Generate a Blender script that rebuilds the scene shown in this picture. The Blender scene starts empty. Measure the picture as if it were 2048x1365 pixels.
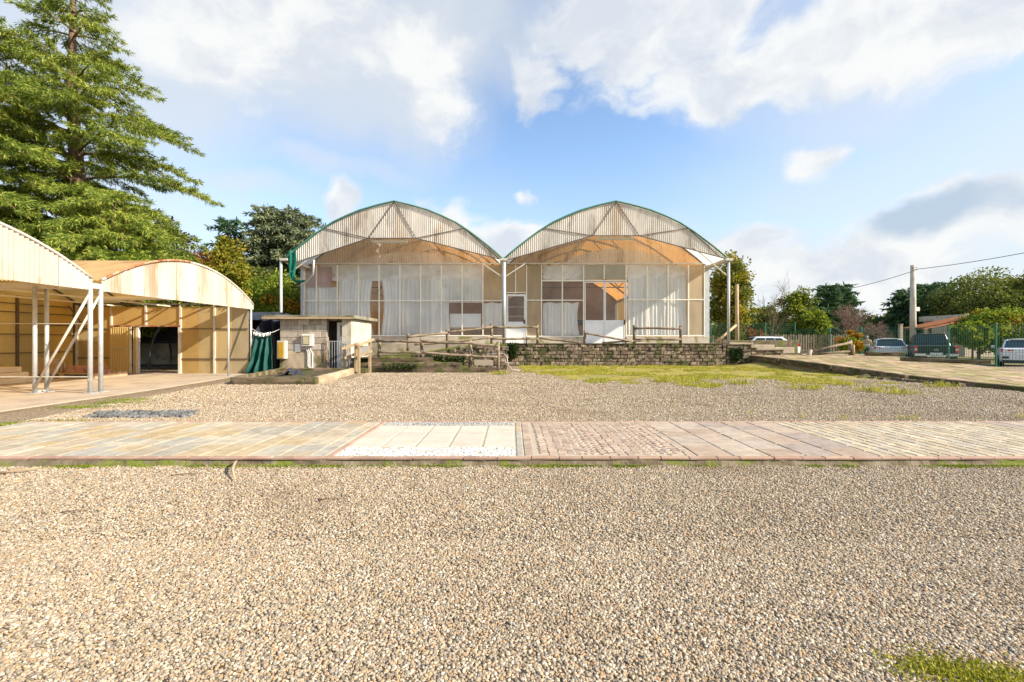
import bpy, bmesh, math, random
import numpy as np
from mathutils import Vector, Matrix, noise as mnoise
random.seed(7); rng = np.random.default_rng(11)
R = math.radians
scene = bpy.context.scene
COL = scene.collection

# ------------------------------------------------------------------ camera
H = 1.1; F = 910.0; HZ = 682.5
cd = bpy.data.cameras.new('camera'); cam = bpy.data.objects.new('camera', cd); COL.objects.link(cam)
cam.location = (0, 0, H); cam.rotation_euler = (R(90), 0, 0)
cd.sensor_width = 36; cd.lens = 36 * F / 2048; cd.clip_start = .05; cd.clip_end = 6000
scene.camera = cam

# ------------------------------------------------------------------ sky, sun, exposure
SUN_EL, SUN_AZ = 31.0, 109.0          # azimuth clockwise from +Y (view direction) towards +X
sun_dir = Vector((math.sin(R(SUN_AZ)) * math.cos(R(SUN_EL)), math.cos(R(SUN_AZ)) * math.cos(R(SUN_EL)), math.sin(R(SUN_EL))))
SKY_STRENGTH = .15
SUN_STRENGTH = 4.3
EXPOSURE = 1.0
vs = scene.view_settings
vs.view_transform = 'Standard'; vs.look = 'None'; vs.exposure = EXPOSURE; vs.gamma = 1.0; vs.use_curve_mapping = False
sl = bpy.data.lights.new('sun', 'SUN'); sl.energy = SUN_STRENGTH; sl.angle = R(.8); sl.color = (1.0, .90, .72)
so = bpy.data.objects.new('sun', sl); COL.objects.link(so)
so.rotation_euler = (-sun_dir).to_track_quat('-Z', 'Y').to_euler(); so.location = sun_dir * 60

world = bpy.data.worlds.new('World'); scene.world = world; world.use_nodes = True
def build_world():
    nt = world.node_tree; N = nt.nodes; L = nt.links
    N.clear()
    out = N.new('ShaderNodeOutputWorld'); bg = N.new('ShaderNodeBackground'); bg.inputs['Strength'].default_value = SKY_STRENGTH
    L.new(bg.outputs[0], out.inputs[0])
    sky = N.new('ShaderNodeTexSky'); sky.sky_type = 'NISHITA'; sky.sun_disc = False
    sky.sun_elevation = R(SUN_EL); sky.sun_rotation = R(SUN_AZ)
    sky.air_density = 1.0; sky.dust_density = .6; sky.ozone_density = 1.6; sky.altitude = 200
    tc = N.new('ShaderNodeTexCoord')
    def math_(op, a, b=None, c=None, clamp=False):
        n = N.new('ShaderNodeMath'); n.operation = op; n.use_clamp = clamp
        for i, v in enumerate((a, b, c)):
            if v is None: continue
            if isinstance(v, (int, float)): n.inputs[i].default_value = v
            else: L.new(v, n.inputs[i])
        return n.outputs[0]
    def vmath(op, a, b=None):
        n = N.new('ShaderNodeVectorMath'); n.operation = op
        for i, v in enumerate((a, b)):
            if v is None: continue
            if isinstance(v, (tuple, list, Vector)): n.inputs[i].default_value = v
            else: L.new(v, n.inputs[i])
        return n
    def noise(vec, scale, detail, rough=.55, w=0., dist=0.):
        n = N.new('ShaderNodeTexNoise'); n.noise_dimensions = '3D'
        L.new(vec, n.inputs['Vector']); n.inputs['Scale'].default_value = scale
        n.inputs['Detail'].default_value = detail; n.inputs['Roughness'].default_value = rough; n.inputs['Distortion'].default_value = dist
        return n.outputs['Fac']
    def smooth(v, lo, hi):
        n = N.new('ShaderNodeMapRange'); n.interpolation_type = 'SMOOTHSTEP'
        L.new(v, n.inputs['Value']); n.inputs['From Min'].default_value = lo; n.inputs['From Max'].default_value = hi
        return n.outputs['Result']
    d0 = tc.outputs['Generated']
    nrm = vmath('NORMALIZE', d0).outputs[0]
    sp = N.new('ShaderNodeSeparateXYZ'); L.new(nrm, sp.inputs[0])
    # distance of a blob measured on the sky dome, flattened vertically
    warp = N.new('ShaderNodeTexNoise'); L.new(nrm, warp.inputs['Vector']); warp.inputs['Scale'].default_value = 5.0; warp.inputs['Detail'].default_value = 5
    wv = vmath('MULTIPLY_ADD', warp.outputs['Color'], (.24, .24, .16)); wv.inputs[2].default_value = (-.12, -.12, -.08)
    dw = vmath('ADD', nrm, wv.outputs[0]).outputs[0]
    def dirpx(px, py):
        return Vector(((px - 1024) / F, 1, (HZ - py) / F)).normalized()
    def blobs(lst, vec):
        acc = None
        for (px, py, rx, rz, s) in lst:
            c = dirpx(px, py)
            sub = vmath('SUBTRACT', vec, c).outputs[0]
            sc = vmath('MULTIPLY', sub, (1 / rx, 1 / rx, 1 / rz)).outputs[0]
            ln = vmath('LENGTH', sc).outputs['Value']
            m = math_('MULTIPLY', math_('SUBTRACT', 1.0, ln, clamp=True), s)
            acc = m if acc is None else math_('MAXIMUM', acc, m)
        return acc
    st = vmath('MULTIPLY', dw, (1.0, 1.0, 1.7)).outputs[0]
    n1 = noise(st, 4.2, 9, .58)
    n2 = noise(st, 1.7, 4, .5)
    # heaps of cumulus (crisp)
    heap = blobs([(1120, 165, .13, .11, .95), (1300, 60, .27, .22, 1.0), (1420, 180, .20, .12, 1.0), (1550, 165, .12, .08, .95), (1850, 40, .30, .14, 1.0),
                  (1625, 300, .115, .055, .95), (660, 410, .07, .05, .9), (900, 430, .12, .07, .9), (1050, 395, .06, .04, .8),
                  (1000, 480, .22, .08, .9), (1480, 480, .16, .06, .8), (1700, 560, .30, .12, 1.0), (1960, 440, .24, .09, 1.0), (800, 110, .28, .20, .78), (520, 60, .34, .20, .7),
                  (-1200, 200, .5, .3, .9), (3600, 250, .5, .3, .9)], dw)
    veil = blobs([(520, 60, .55, .24, 1.0), (200, 110, .45, .22, .9), (900, 40, .4, .18, .8), (1850, 90, .4, .22, .7), (1900, 560, .5, .2, 1.0), (1500, 520, .4, .12, .7),
                  (600, 330, .3, .05, .5), (480, 370, .22, .05, .6), (-900, 260, .9, .5, .9), (3200, 300, .9, .5, .9)], dw)
    elsewhere = smooth(sp.outputs['Y'], .35, -.2)         # unseen sky behind goes on as broken cloud, thickened to light the facade
    bias = math_('MULTIPLY', elsewhere, .30)
    h1 = math_('ADD', math_('MULTIPLY', heap, .95), bias)
    f1 = math_('ADD', math_('SUBTRACT', n1, .5), math_('MULTIPLY', h1, .70))
    crisp = smooth(f1, .14, .36)
    f2 = math_('ADD', math_('MULTIPLY', math_('SUBTRACT', n2, .5), .9), math_('ADD', math_('MULTIPLY', veil, .95), bias))
    soft = math_('MULTIPLY', smooth(f2, .08, .70), .78)
    # shading inside the clouds: greyer where thick and away from the sun
    n3 = noise(vmath('ADD', st, (.05, .02, -.03)).outputs[0], 6.5, 5, .55)
    shade = smooth(n3, .36, .62)
    dark = blobs([(1900, 430, .15, .055, 1.0)], dw)
    sunv = vmath('DOT_PRODUCT', nrm, tuple(sun_dir)).outputs['Value']
    glow = math_('POWER', math_('MAXIMUM', sunv, 0.0), 6.0)
    def mix(f, a, b):
        n = N.new('ShaderNodeMix'); n.data_type = 'RGBA'; n.clamp_factor = True
        if isinstance(f, (int, float)): n.inputs[0].default_value = f
        else: L.new(f, n.inputs[0])
        for v, i in ((a, 6), (b, 7)):
            if isinstance(v, tuple): n.inputs[i].default_value = v
            else: L.new(v, n.inputs[i])
        return n.outputs[2]
    K = 1.0 / SKY_STRENGTH
    def kc(r, g, b): return (r * K, g * K, b * K, 1)
    skyc = mix(1.0, sky.outputs[0], sky.outputs[0])
    mul = N.new('ShaderNodeMix'); mul.data_type = 'RGBA'; mul.blend_type = 'MULTIPLY'; mul.inputs[0].default_value = 1
    L.new(sky.outputs[0], mul.inputs[6]); mul.inputs[7].default_value = SKY_TINT
    skyc = mul.outputs[2]
    hz = smooth(sp.outputs['Z'], .42, .02)
    skyc = mix(math_('MULTIPLY', hz, .55), skyc, kc(.34, .395, .44))
    softc = mix(math_('MULTIPLY', glow, 1.0), kc(.395, .415, .43), kc(.43, .445, .455))
    crispc = mix(shade, kc(.37, .395, .43), kc(.49, .495, .49))
    crispc = mix(math_('MULTIPLY', glow, .4), crispc, kc(.50, .50, .49))
    crispc = mix(smooth(dark, .15, .6), crispc, kc(.26, .32, .39))
    c = mix(soft, skyc, softc)
    c = mix(math_('MULTIPLY', crisp, .93), c, crispc)
    L.new(c, bg.inputs['Color'])
    world.cycles.sampling_method = 'MANUAL'; world.cycles.sample_map_resolution = 512
SKY_TINT = (.94, .95, .95, 1)
build_world()
cy = scene.cycles
cy.use_denoising = True
cy.max_bounces = 8; cy.transparent_max_bounces = 24; cy.diffuse_bounces = 4; cy.glossy_bounces = 3; cy.transmission_bounces = 6
cy.caustics_reflective = False; cy.caustics_refractive = False
cy.sample_clamp_indirect = 6.0

# ------------------------------------------------------------------ helpers
def PX(px, Y): return (px - 1024) / F * Y
def PZ(py, Y): return H - (py - HZ) / F * Y
def GY(py, z=0.): return (H - z) * F / (py - HZ)
def smoothstep(a, b, x):
    t = min(1, max(0, (x - a) / (b - a))); return t * t * (3 - 2 * t)
WL = {}
def wloc(o): return WL.get(o.name, Vector((0, 0, 0)))
def props(o, label=None, cat=None, group=None, kind=None):
    if label: o['label'] = label
    if cat: o['category'] = cat
    if group: o['group'] = group
    if kind: o['kind'] = kind
    return o
def empty(name, loc, label, cat, group=None, rz=0.):
    o = bpy.data.objects.new(name, None); COL.objects.link(o); o.location = loc; o.rotation_euler = (0, 0, rz)
    o.empty_display_size = .2
    WL[o.name] = Vector(loc)
    return props(o, label, cat, group)
def place(name, mesh, mat=None, parent=None, loc=(0, 0, 0), rot=(0, 0, 0), scale=(1, 1, 1)):
    """a new object that shares mesh; loc in world space (parents here are never rotated)"""
    o = bpy.data.objects.new(name, mesh); COL.objects.link(o)
    if mat and not mesh.materials: mesh.materials.append(mat)
    base = Vector((0, 0, 0))
    if parent is not None:
        o.parent = parent; base = wloc(parent)
    o.location = Vector(loc) - base; o.rotation_euler = rot; o.scale = scale
    WL[o.name] = Vector(loc)
    return o
class MB:
    def __init__(s): s.v = []; s.f = []; s.m = []; s.mi = 0
    def add(s, vs, fs):
        b = len(s.v); s.v += [tuple(v) for v in vs]; s.f += [tuple(i + b for i in f) for f in fs]; s.m += [s.mi] * len(fs)
    def box(s, x0, x1, y0, y1, z0, z1):
        s.add([(x0, y0, z0), (x1, y0, z0), (x1, y1, z0), (x0, y1, z0), (x0, y0, z1), (x1, y0, z1), (x1, y1, z1), (x0, y1, z1)],
              [(0, 3, 2, 1), (4, 5, 6, 7), (0, 1, 5, 4), (1, 2, 6, 5), (2, 3, 7, 6), (3, 0, 4, 7)])
        return s
    def bar(s, a, b, w, h=None, up=(0, 0, 1)):
        """square bar from a to b"""
        h = h or w; a = Vector(a); b = Vector(b); d = (b - a).normalized(); up = Vector(up)
        if abs(d.dot(up)) > .95: up = Vector((0, 1, 0))
        r = d.cross(up).normalized(); u = r.cross(d).normalized()
        o = [r * sx * w / 2 + u * sz * h / 2 for sx, sz in ((-1, -1), (1, -1), (1, 1), (-1, 1))]
        s.add([a + q for q in o] + [b + q for q in o], [(3, 2, 1, 0), (4, 5, 6, 7), (0, 1, 5, 4), (1, 2, 6, 5), (2, 3, 7, 6), (3, 0, 4, 7)])
        return s
    def tube(s, pts, rad, n=8, caps=True):
        pts = [Vector(p) for p in pts]; k = len(pts)
        rads = rad if isinstance(rad, (list, tuple)) else [rad] * k
        base = len(s.v); ref = None
        for i, p in enumerate(pts):
            d = (pts[min(i + 1, k - 1)] - pts[max(i - 1, 0)]).normalized()
            if ref is None:
                ref = Vector((0, 0, 1)) if abs(d.z) < .9 else Vector((1, 0, 0))
            r = d.cross(ref).normalized(); u = r.cross(d).normalized(); ref = u
            for j in range(n):
                a = 2 * math.pi * j / n
                q = p + (r * math.cos(a) + u * math.sin(a)) * rads[i]
                s.v.append(tuple(q))
        for i in range(k - 1):
            for j in range(n):
                a = base + i * n + j; b = base + i * n + (j + 1) % n
                s.f.append((a, b, b + n, a + n)); s.m.append(s.mi)
        if caps:
            s.f.append(tuple(base + j for j in range(n))[::-1]); s.m.append(s.mi)
            s.f.append(tuple(base + (k - 1) * n + j for j in range(n))); s.m.append(s.mi)
        return s
    def grid(s, rows):
        """rows: list of equal-length point lists"""
        b = len(s.v); n = len(rows[0])
        for r in rows: s.v += [tuple(p) for p in r]
        for i in range(len(rows) - 1):
            for j in range(n - 1):
                s.f.append((b + i * n + j, b + i * n + j + 1, b + (i + 1) * n + j + 1, b + (i + 1) * n + j)); s.m.append(s.mi)
        return s
    def mesh(s, name, mats, smooth=False, off=Vector((0, 0, 0))):
        me = bpy.data.meshes.new(name)
        me.from_pydata([(v[0] - off.x, v[1] - off.y, v[2] - off.z) for v in s.v], [], s.f)
        for m in (mats if isinstance(mats, (list, tuple)) else [mats]): me.materials.append(m)
        if any(s.m): me.polygons.foreach_set('material_index', s.m)
        if smooth: me.polygons.foreach_set('use_smooth', [True] * len(me.polygons))
        me.update()
        return me
    def build(s, name, mats, parent=None, smooth=False, local=False):
        off = wloc(parent) if (parent is not None and not local) else Vector((0, 0, 0))
        me = s.mesh(name, mats, smooth, off)
        o = bpy.data.objects.new(name, me); COL.objects.link(o)
        if parent is not None: o.parent = parent
        WL[o.name] = Vector(off)
        return o
def solidify(o, t, offset=0.):
    m = o.modifiers.new('solid', 'SOLIDIFY'); m.thickness = t; m.offset = offset; return o
def bevel(o, w, seg=1):
    m = o.modifiers.new('bevel', 'BEVEL'); m.width = w; m.segments = seg; m.limit_method = 'ANGLE'; return o
def copy_tree(o, parent=None):
    c = o.copy(); COL.objects.link(c); c.parent = parent
    WL[c.name] = WL.get(o.name, Vector((0, 0, 0)))
    for ch in [x for x in bpy.data.objects if x.parent == o]: copy_tree(ch, c)
    return c
def np_mesh(name, verts, quads, mats, midx=None, smooth=False):
    """verts (n,3), quads (m,k) arrays"""
    me = bpy.data.meshes.new(name); n = len(verts); m, k = quads.shape
    me.vertices.add(n); me.vertices.foreach_set('co', np.ascontiguousarray(verts, dtype=np.float32).ravel())
    me.loops.add(m * k); me.loops.foreach_set('vertex_index', np.ascontiguousarray(quads, dtype=np.int32).ravel())
    me.polygons.add(m); me.polygons.foreach_set('loop_start', np.arange(0, m * k, k, dtype=np.int32))
    if midx is not None: me.polygons.foreach_set('material_index', np.asarray(midx, dtype=np.int32))
    if smooth: me.polygons.foreach_set('use_smooth', np.ones(m, dtype=bool))
    for mm in (mats if isinstance(mats, (list, tuple)) else [mats]): me.materials.append(mm)
    me.update(calc_edges=True); me.validate()
    return me
def add_obj(name, me, parent=None, loc=(0, 0, 0)):
    o = bpy.data.objects.new(name, me); COL.objects.link(o); o.location = loc
    if parent is not None: o.parent = parent
    return o

# ------------------------------------------------------------------ materials
class NT:
    def __init__(s, name):
        s.m = bpy.data.materials.new(name); s.m.use_nodes = True; s.t = s.m.node_tree; s.N = s.t.nodes; s.L = s.t.links; s.N.clear()
        s.out = s.N.new('ShaderNodeOutputMaterial')
    def n(s, typ, **kw):
        x = s.N.new('ShaderNode' + typ)
        for k, v in kw.items(): setattr(x, k, v)
        return x
    def put(s, node, sock, v):
        i = node.inputs[sock]
        if hasattr(v, 'is_output'): s.L.new(v, i)
        else: i.default_value = v
    def pos(s): return s.n('NewGeometry').outputs['Position']
    def scalev(s, vec, sc):
        x = s.n('VectorMath', operation='MULTIPLY'); s.put(x, 0, vec); s.put(x, 1, sc); return x.outputs[0]
    def noise(s, vec, scale, detail=5, rough=.55, dist=0.):
        x = s.n('TexNoise'); s.put(x, 'Vector', vec); s.put(x, 'Scale', scale); s.put(x, 'Detail', detail); s.put(x, 'Roughness', rough); s.put(x, 'Distortion', dist)
        return x.outputs['Fac']
    def ramp(s, fac, cols, interp='LINEAR', lo=0., hi=1.):
        x = s.n('ValToRGB'); s.put(x, 'Fac', fac); cr = x.color_ramp; cr.interpolation = interp
        while len(cr.elements) < len(cols): cr.elements.new(.5)
        for i, c in enumerate(cols):
            if len(c) == 2: p, c = c
            else: p = lo + (hi - lo) * (i / max(1, len(cols) - 1))
            cr.elements[i].position = p; cr.elements[i].color = (*c[:3], 1)
        return x.outputs['Color']
    def mr(s, v, lo, hi, a=0., b=1., sm=True):
        x = s.n('MapRange'); x.interpolation_type = 'SMOOTHSTEP' if sm else 'LINEAR'
        s.put(x, 'Value', v); s.put(x, 'From Min', lo); s.put(x, 'From Max', hi); s.put(x, 'To Min', a); s.put(x, 'To Max', b); return x.outputs['Result']
    def mix(s, f, a, b, blend='MIX'):
        x = s.n('Mix', data_type='RGBA', blend_type=blend); s.put(x, 0, f)
        for v, i in ((a, 6), (b, 7)):
            if isinstance(v, tuple) and len(v) == 3: v = (*v, 1)
            s.put(x, i, v)
        return x.outputs[2]
    def math(s, op, a, b=0., clamp=False):
        x = s.n('Math', operation=op, use_clamp=clamp); s.put(x, 0, a); s.put(x, 1, b); return x.outputs[0]
    def bsdf(s, col, rough=.8, metal=0., spec=.3, normal=None, **kw):
        x = s.n('BsdfPrincipled')
        if isinstance(col, tuple) and len(col) == 3: col = (*col, 1)
        s.put(x, 'Base Color', col); s.put(x, 'Roughness', rough); s.put(x, 'Metallic', metal); s.put(x, 'Specular IOR Level', spec)
        if normal is not None: s.put(x, 'Normal', normal)
        for k, v in kw.items(): s.put(x, k, v)
        return x.outputs[0]
    def bump(s, h, strength=.3, dist=.02):
        x = s.n('Bump'); s.put(x, 'Height', h); s.put(x, 'Strength', strength); s.put(x, 'Distance', dist); return x.outputs[0]
    def done(s, shader): s.L.new(shader, s.out.inputs[0]); return s.m
def pm(name, cols, scale=4., rough=.8, bump=.25, bscale=None, bdist=.01, rand=0., stains=(), stretch=(1, 1, 1), metal=0., spec=.3, lo=.3, hi=.7, detail=6):
    """procedural surface: noise between colours, per-object variation, stains with their own shape, fine relief"""
    t = NT(name); p = t.pos(); pv = t.scalev(p, stretch)
    c = t.ramp(t.noise(pv, scale, detail), cols, lo=lo, hi=hi)
    if rand:
        oi = t.n('ObjectInfo'); f = t.mr(oi.outputs['Random'], 0, 1, 1 - rand, 1 + rand, False)
        hs = t.n('HueSaturation'); t.put(hs, 'Color', c); t.put(hs, 'Value', f)
        r2 = t.math('FRACT', t.math('MULTIPLY', oi.outputs['Random'], 7.31)); t.put(hs, 'Hue', t.mr(r2, 0, 1, .5 - rand * .06, .5 + rand * .06, False))
        c = hs.outputs['Color']
    for (col, sc, a, b, strv, amt) in stains:
        f = t.mr(t.noise(t.scalev(p, strv), sc, 7, .6), a, b)
        c = t.mix(t.math('MULTIPLY', f, amt), c, col)
    nb = t.noise(pv, bscale or scale * 9, 5, .6)
    return t.done(t.bsdf(c, rough, metal, spec, t.bump(nb, bump, bdist)))
def sheet_mat(name, col, trans=.5, clear=.0, dirt=(), rough=.45, tcol=None, scale=1.2):
    """weathered translucent plastic: lets light through from the far side"""
    t = NT(name); p = t.pos()
    c = t.ramp(t.noise(t.scalev(p, (1, 1, .35)), scale, 6), [tuple(x * .82 for x in col), col, tuple(min(1, x * 1.1) for x in col)], lo=.3, hi=.7)
    oi = t.n('ObjectInfo'); hs = t.n('HueSaturation'); t.put(hs, 'Color', c); t.put(hs, 'Value', t.mr(oi.outputs['Random'], 0, 1, .9, 1.08, False)); c = hs.outputs['Color']
    for (dc, sc, a, b, strv, amt) in dirt:
        f = t.mr(t.noise(t.scalev(p, strv), sc, 7, .6), a, b); c = t.mix(t.math('MULTIPLY', f, amt), c, dc)
    d = t.bsdf(c, rough, 0, .35)
    tr = t.n('BsdfTranslucent')
    if tcol: tc = t.mix(1.0, c, tcol, 'MULTIPLY')
    else: tc = c
    t.put(tr, 'Color', tc)
    m = t.n('MixShader'); t.put(m, 0, trans); t.L.new(d, m.inputs[1]); t.L.new(tr.outputs[0], m.inputs[2]); s = m.outputs[0]
    if clear:
        tp = t.n('BsdfTransparent'); t.put(tp, 'Color', (*[min(1, x * 1.15) for x in (tcol or col)], 1))
        m2 = t.n('MixShader'); t.put(m2, 0, clear); t.L.new(s, m2.inputs[1]); t.L.new(tp.outputs[0], m2.inputs[2]); s = m2.outputs[0]
    return t.done(s)
def glass_mat(name, tint=(.988, .99, .985), haze=.05, hazecol=(.75, .76, .74)):
    t = NT(name)
    tp = t.n('BsdfTransparent'); t.put(tp, 'Color', (*tint, 1))
    df = t.bsdf(hazecol, .5, 0, .4)
    f = t.mr(t.noise(t.scalev(t.pos(), (1, 1, .5)), 1.6, 6), .35, .75, haze * .5, haze * 1.6)
    m = t.n('MixShader'); t.put(m, 0, f); t.L.new(tp.outputs[0], m.inputs[1]); t.L.new(df, m.inputs[2])
    gl = t.n('BsdfGlossy'); t.put(gl, 'Roughness', .06); t.put(gl, 'Color', (1, 1, 1, 1))
    fr = t.n('Fresnel'); t.put(fr, 'IOR', 1.45)
    outer = t.math('MULTIPLY', fr.outputs[0], t.math('SUBTRACT', 1., t.n('NewGeometry').outputs['Backfacing']))
    m2 = t.n('MixShader'); t.L.new(outer, m2.inputs[0]); t.L.new(m.outputs[0], m2.inputs[1]); t.L.new(gl.outputs[0], m2.inputs[2])
    return t.done(m2.outputs[0])
def leaf_mat(name, cols, trans=.35, scale=.6):
    t = NT(name); g = t.n('NewGeometry')
    f = t.math('ADD', t.math('MULTIPLY', g.outputs['Random Per Island'], .55), t.math('MULTIPLY', t.noise(g.outputs['Position'], scale, 3), .75))
    c = t.ramp(f, cols, lo=.25, hi=.95)
    d = t.bsdf(c, .6, 0, .25)
    tr = t.n('BsdfTranslucent'); t.put(tr, 'Color', t.mix(1., c, (1.0, 1.0, .55), 'MULTIPLY'))
    m = t.n('MixShader'); t.put(m, 0, trans); t.L.new(d, m.inputs[1]); t.L.new(tr.outputs[0], m.inputs[2])
    return t.done(m.outputs[0])
def plain(name, col, rough=.5, metal=0., spec=.4, var=.12, scale=3.):
    return pm(name, [tuple(x * (1 - var) for x in col), tuple(min(1, x * (1 + var)) for x in col)], scale, rough, .06, metal=metal, spec=spec)

MOSS = (.075, .085, .018); SOOT = (.05, .045, .035)
M = {}
M['bark'] = pm('bark', [(.07, .045, .03), (.16, .10, .07), (.22, .15, .10)], 6, .95, .9, 20, .03, stretch=(1, 1, .3))
M['log'] = pm('log_wood', [(.12, .085, .055), (.24, .18, .125), (.33, .265, .19)], 5, .9, .6, 30, .01, rand=.2, stains=[(MOSS, 3, .52, .66, (1, 1, 1), .6), ((.05, .04, .03), 6, .55, .7, (1, 1, 1), .6)])
M['plankwood'] = pm('pale_timber', [(.34, .24, .14), (.5, .37, .23)], 6, .8, .4, 40, .005, rand=.15)
M['sleeper'] = pm('sleeper_wood', [(.07, .05, .033), (.16, .115, .075), (.27, .205, .14)], 3, .95, .8, 24, .02, stretch=(.35, 1, 1.4), rand=.15, stains=[(MOSS, 2.2, .47, .6, (1, 1, 1), .85), ((.03, .024, .018), 7, .56, .68, (.4, 1, 1), .8)])
M['sleeper_sunlit'] = pm('sleeper_wood_sunlit', [(.30, .22, .14), (.45, .35, .24), (.55, .45, .33)], 3, .9, .5, 24, .02, stretch=(1, .4, 1.4), stains=[((.12, .085, .05), 6, .58, .7, (1, 1, 1), .8)])  # paler copy of the sleeper wood, sunlight on that side put into the colour
M['concrete'] = pm('concrete', [(.34, .27, .2), (.44, .36, .275), (.50, .42, .33)], 1.5, .9, .35, 30, .006, stains=[((.2, .16, .12), 1.1, .52, .7, (1, 1, 1), .7)])
M['slab_edge'] = pm('mossy_concrete', [(.09, .07, .045), (.18, .14, .09), (.30, .24, .17)], 6, .95, .8, 25, .02, stretch=(1, 1, .6), stains=[((.16, .19, .025), 2.6, .5, .6, (1, 1, .7), .9), ((.12, .09, .06), 4, .52, .66, (1, 1, .4), .6)])
M['base_wall'] = pm('stained_base_concrete', [(.4, .34, .27), (.52, .46, .38)], 3, .9, .3, 30, .006, stains=[((.16, .17, .03), 1.3, .5, .6, (1, 1, 1), .85)])
M['steel'] = plain('galvanised_steel', (.50, .52, .53), .45, .35, .5, .15, 8)
M['steel_tan'] = pm('weathered_white_steel', [(.5, .46, .39), (.66, .62, .55)], 4, .55, .15, stains=[((.30, .14, .06), 5, .6, .72, (1, 1, 1), .6)])
M['dark_steel'] = plain('dark_steel', (.12, .10, .085), .6, .2, .3)
M['white_frame'] = pm('cream_white_paint', [(.76, .71, .60), (.85, .81, .71)], 5, .45, .08, stains=[((.4, .33, .22), 6, .6, .75, (1, 1, 1), .5)])
M['white_paint'] = plain('white_paint', (.74, .75, .76), .4, 0, .4, .06)
M['green_paint'] = plain('green_paint', (.02, .13, .085), .45, 0, .4, .2)
M['green_trim'] = plain('green_trim_paint', (.05, .20, .15), .5)
M['rust'] = pm('rusty_steel', [(.22, .08, .035), (.38, .17, .08), (.55, .4, .28)], 5, .85, .4, 30, .004)
DIRT_V = ((.30, .21, .12), 2.2, .5, .68, (1, 1, .25), .65)
M['fascia'] = sheet_mat('weathered_corrugated_plastic', (.82, .77, .69), .34, .0, [DIRT_V, ((.5, .33, .17), .7, .52, .66, (1, 1, .4), .45), ((.42, .46, .47), .9, .55, .7, (1, 1, .5), .4)])
M['gable'] = sheet_mat('clear_corrugated_plastic', (.84, .80, .72), .45, .45, [DIRT_V], tcol=(1, .95, .86))
M['canopy'] = sheet_mat('pale_canopy_sheet', (.80, .77, .72), .62, .10, rough=.5)
M['roof_amber'] = sheet_mat('aged_amber_roof_sheet', (.62, .42, .20), .55, 0, [((.25, .17, .09), 1.4, .5, .7, (1, 1, 1), .5)], tcol=(1., .66, .28))
M['roof_tan'] = sheet_mat('aged_golden_roof_sheet', (.84, .63, .34), .62, 0, [((.30, .18, .08), 1.4, .48, .7, (1, 1, 1), .5)], tcol=(1., .80, .42))
M['tunnel_gable'] = sheet_mat('cream_corrugated_sheet', (.62, .57, .495), .25, 0, [((.34, .23, .13), .8, .5, .64, (1, 1, .15), .75), ((.45, .27, .13), 3.0, .58, .66, (1, 1, .2), .7), ((.45, .40, .42), 1.6, .56, .7, (1, 1, .25), .5)])
M['amber_wall'] = sheet_mat('amber_twin_wall_sheet', (.86, .68, .30), .62, .0, [((.42, .31, .12), 1.0, .5, .7, (1, 1, .4), .4)], tcol=(1., .80, .36), scale=.5)
M['olive_wall'] = sheet_mat('dusty_twin_wall_sheet', (.80, .69, .42), .58, .0, [((.42, .38, .22), .9, .48, .68, (1, 1, .5), .5)], tcol=(1., .86, .52), scale=.5)
M['cream_pane'] = sheet_mat('cream_twin_wall_pane', (.66, .57, .40), .45, .05, [((.45, .36, .2), 1.2, .5, .7, (1, 1, .3), .5)], tcol=(1., .88, .62))
M['grey_pane'] = sheet_mat('pale_twin_wall_pane', (.62, .60, .52), .45, .05, [((.42, .37, .27), 1.2, .5, .7, (1, 1, .3), .4)], tcol=(1., .95, .82))
M['pane'] = glass_mat('greenhouse_glazing')
M['cloth'] = sheet_mat('white_curtain_cloth', (.72, .72, .705), .10, 0, [((.55, .54, .52), 1.3, .5, .7, (1, 1, .4), .4)], rough=.9)
M['film'] = sheet_mat('cloudy_plastic_film', (.90, .89, .86), .2, .0, [((.5, .47, .42), 1.5, .5, .7, (1, 1, 1), .5)], rough=.5)
M['net'] = sheet_mat('green_shade_net', (.02, .24, .16), .4, 0, rough=.9)
M['tarp_green'] = pm('dark_green_tarpaulin', [(.006, .055, .045), (.012, .10, .08)], 3, .6, .4, 20, .02)
M['tarp_dark'] = pm('dark_blue_tarpaulin', [(.02, .022, .035), (.045, .05, .075)], 2, .55, .4, 12, .03)
M['black_tube'] = plain('black_hoop_steel', (.03, .03, .032), .5)
M['plaster'] = pm('stained_plaster', [(.42, .37, .29), (.56, .51, .42), (.62, .57, .49)], 2.5, .9, .3, 30, .006, stains=[((.22, .2, .12), 1.6, .52, .68, (1, 1, .35), .7)])
M['plaster_low'] = pm('mossy_plaster', [(.40, .32, .22), (.52, .43, .32)], 2.5, .9, .3, 30, .006, stains=[((.12, .11, .04), 1.5, .47, .62, (1, 1, 1), .8)])
M['block'] = pm('concrete_block', [(.34, .29, .23), (.45, .39, .32), (.54, .48, .40)], 5, .95, .6, 40, .008, rand=.22, stains=[((.13, .11, .05), 1.5, .54, .68, (1, 1, 1), .7)])
M['mortar'] = pm('mortar', [(.26, .22, .17), (.36, .31, .25)], 8, .95, .4)
M['roof_slab'] = pm('hut_roof_felt', [(.13, .125, .095), (.22, .21, .165), (.38, .31, .21)], 1.2, .9, .4, 20, .01, stains=[((.08, .10, .05), 2, .5, .62, (1, 1, 1), .7)])
M['tuff'] = pm('mossy_tuff_block', [(.085, .06, .04), (.24, .18, .13), (.42, .33, .25)], 7, .97, 1.0, 26, .03, rand=.25, lo=.35, hi=.68, stains=[((.06, .07, .015), 2.5, .5, .6, (1, 1, 1), .8), ((.03, .025, .018), 8, .54, .64, (1, 1, 1), .85)])
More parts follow.
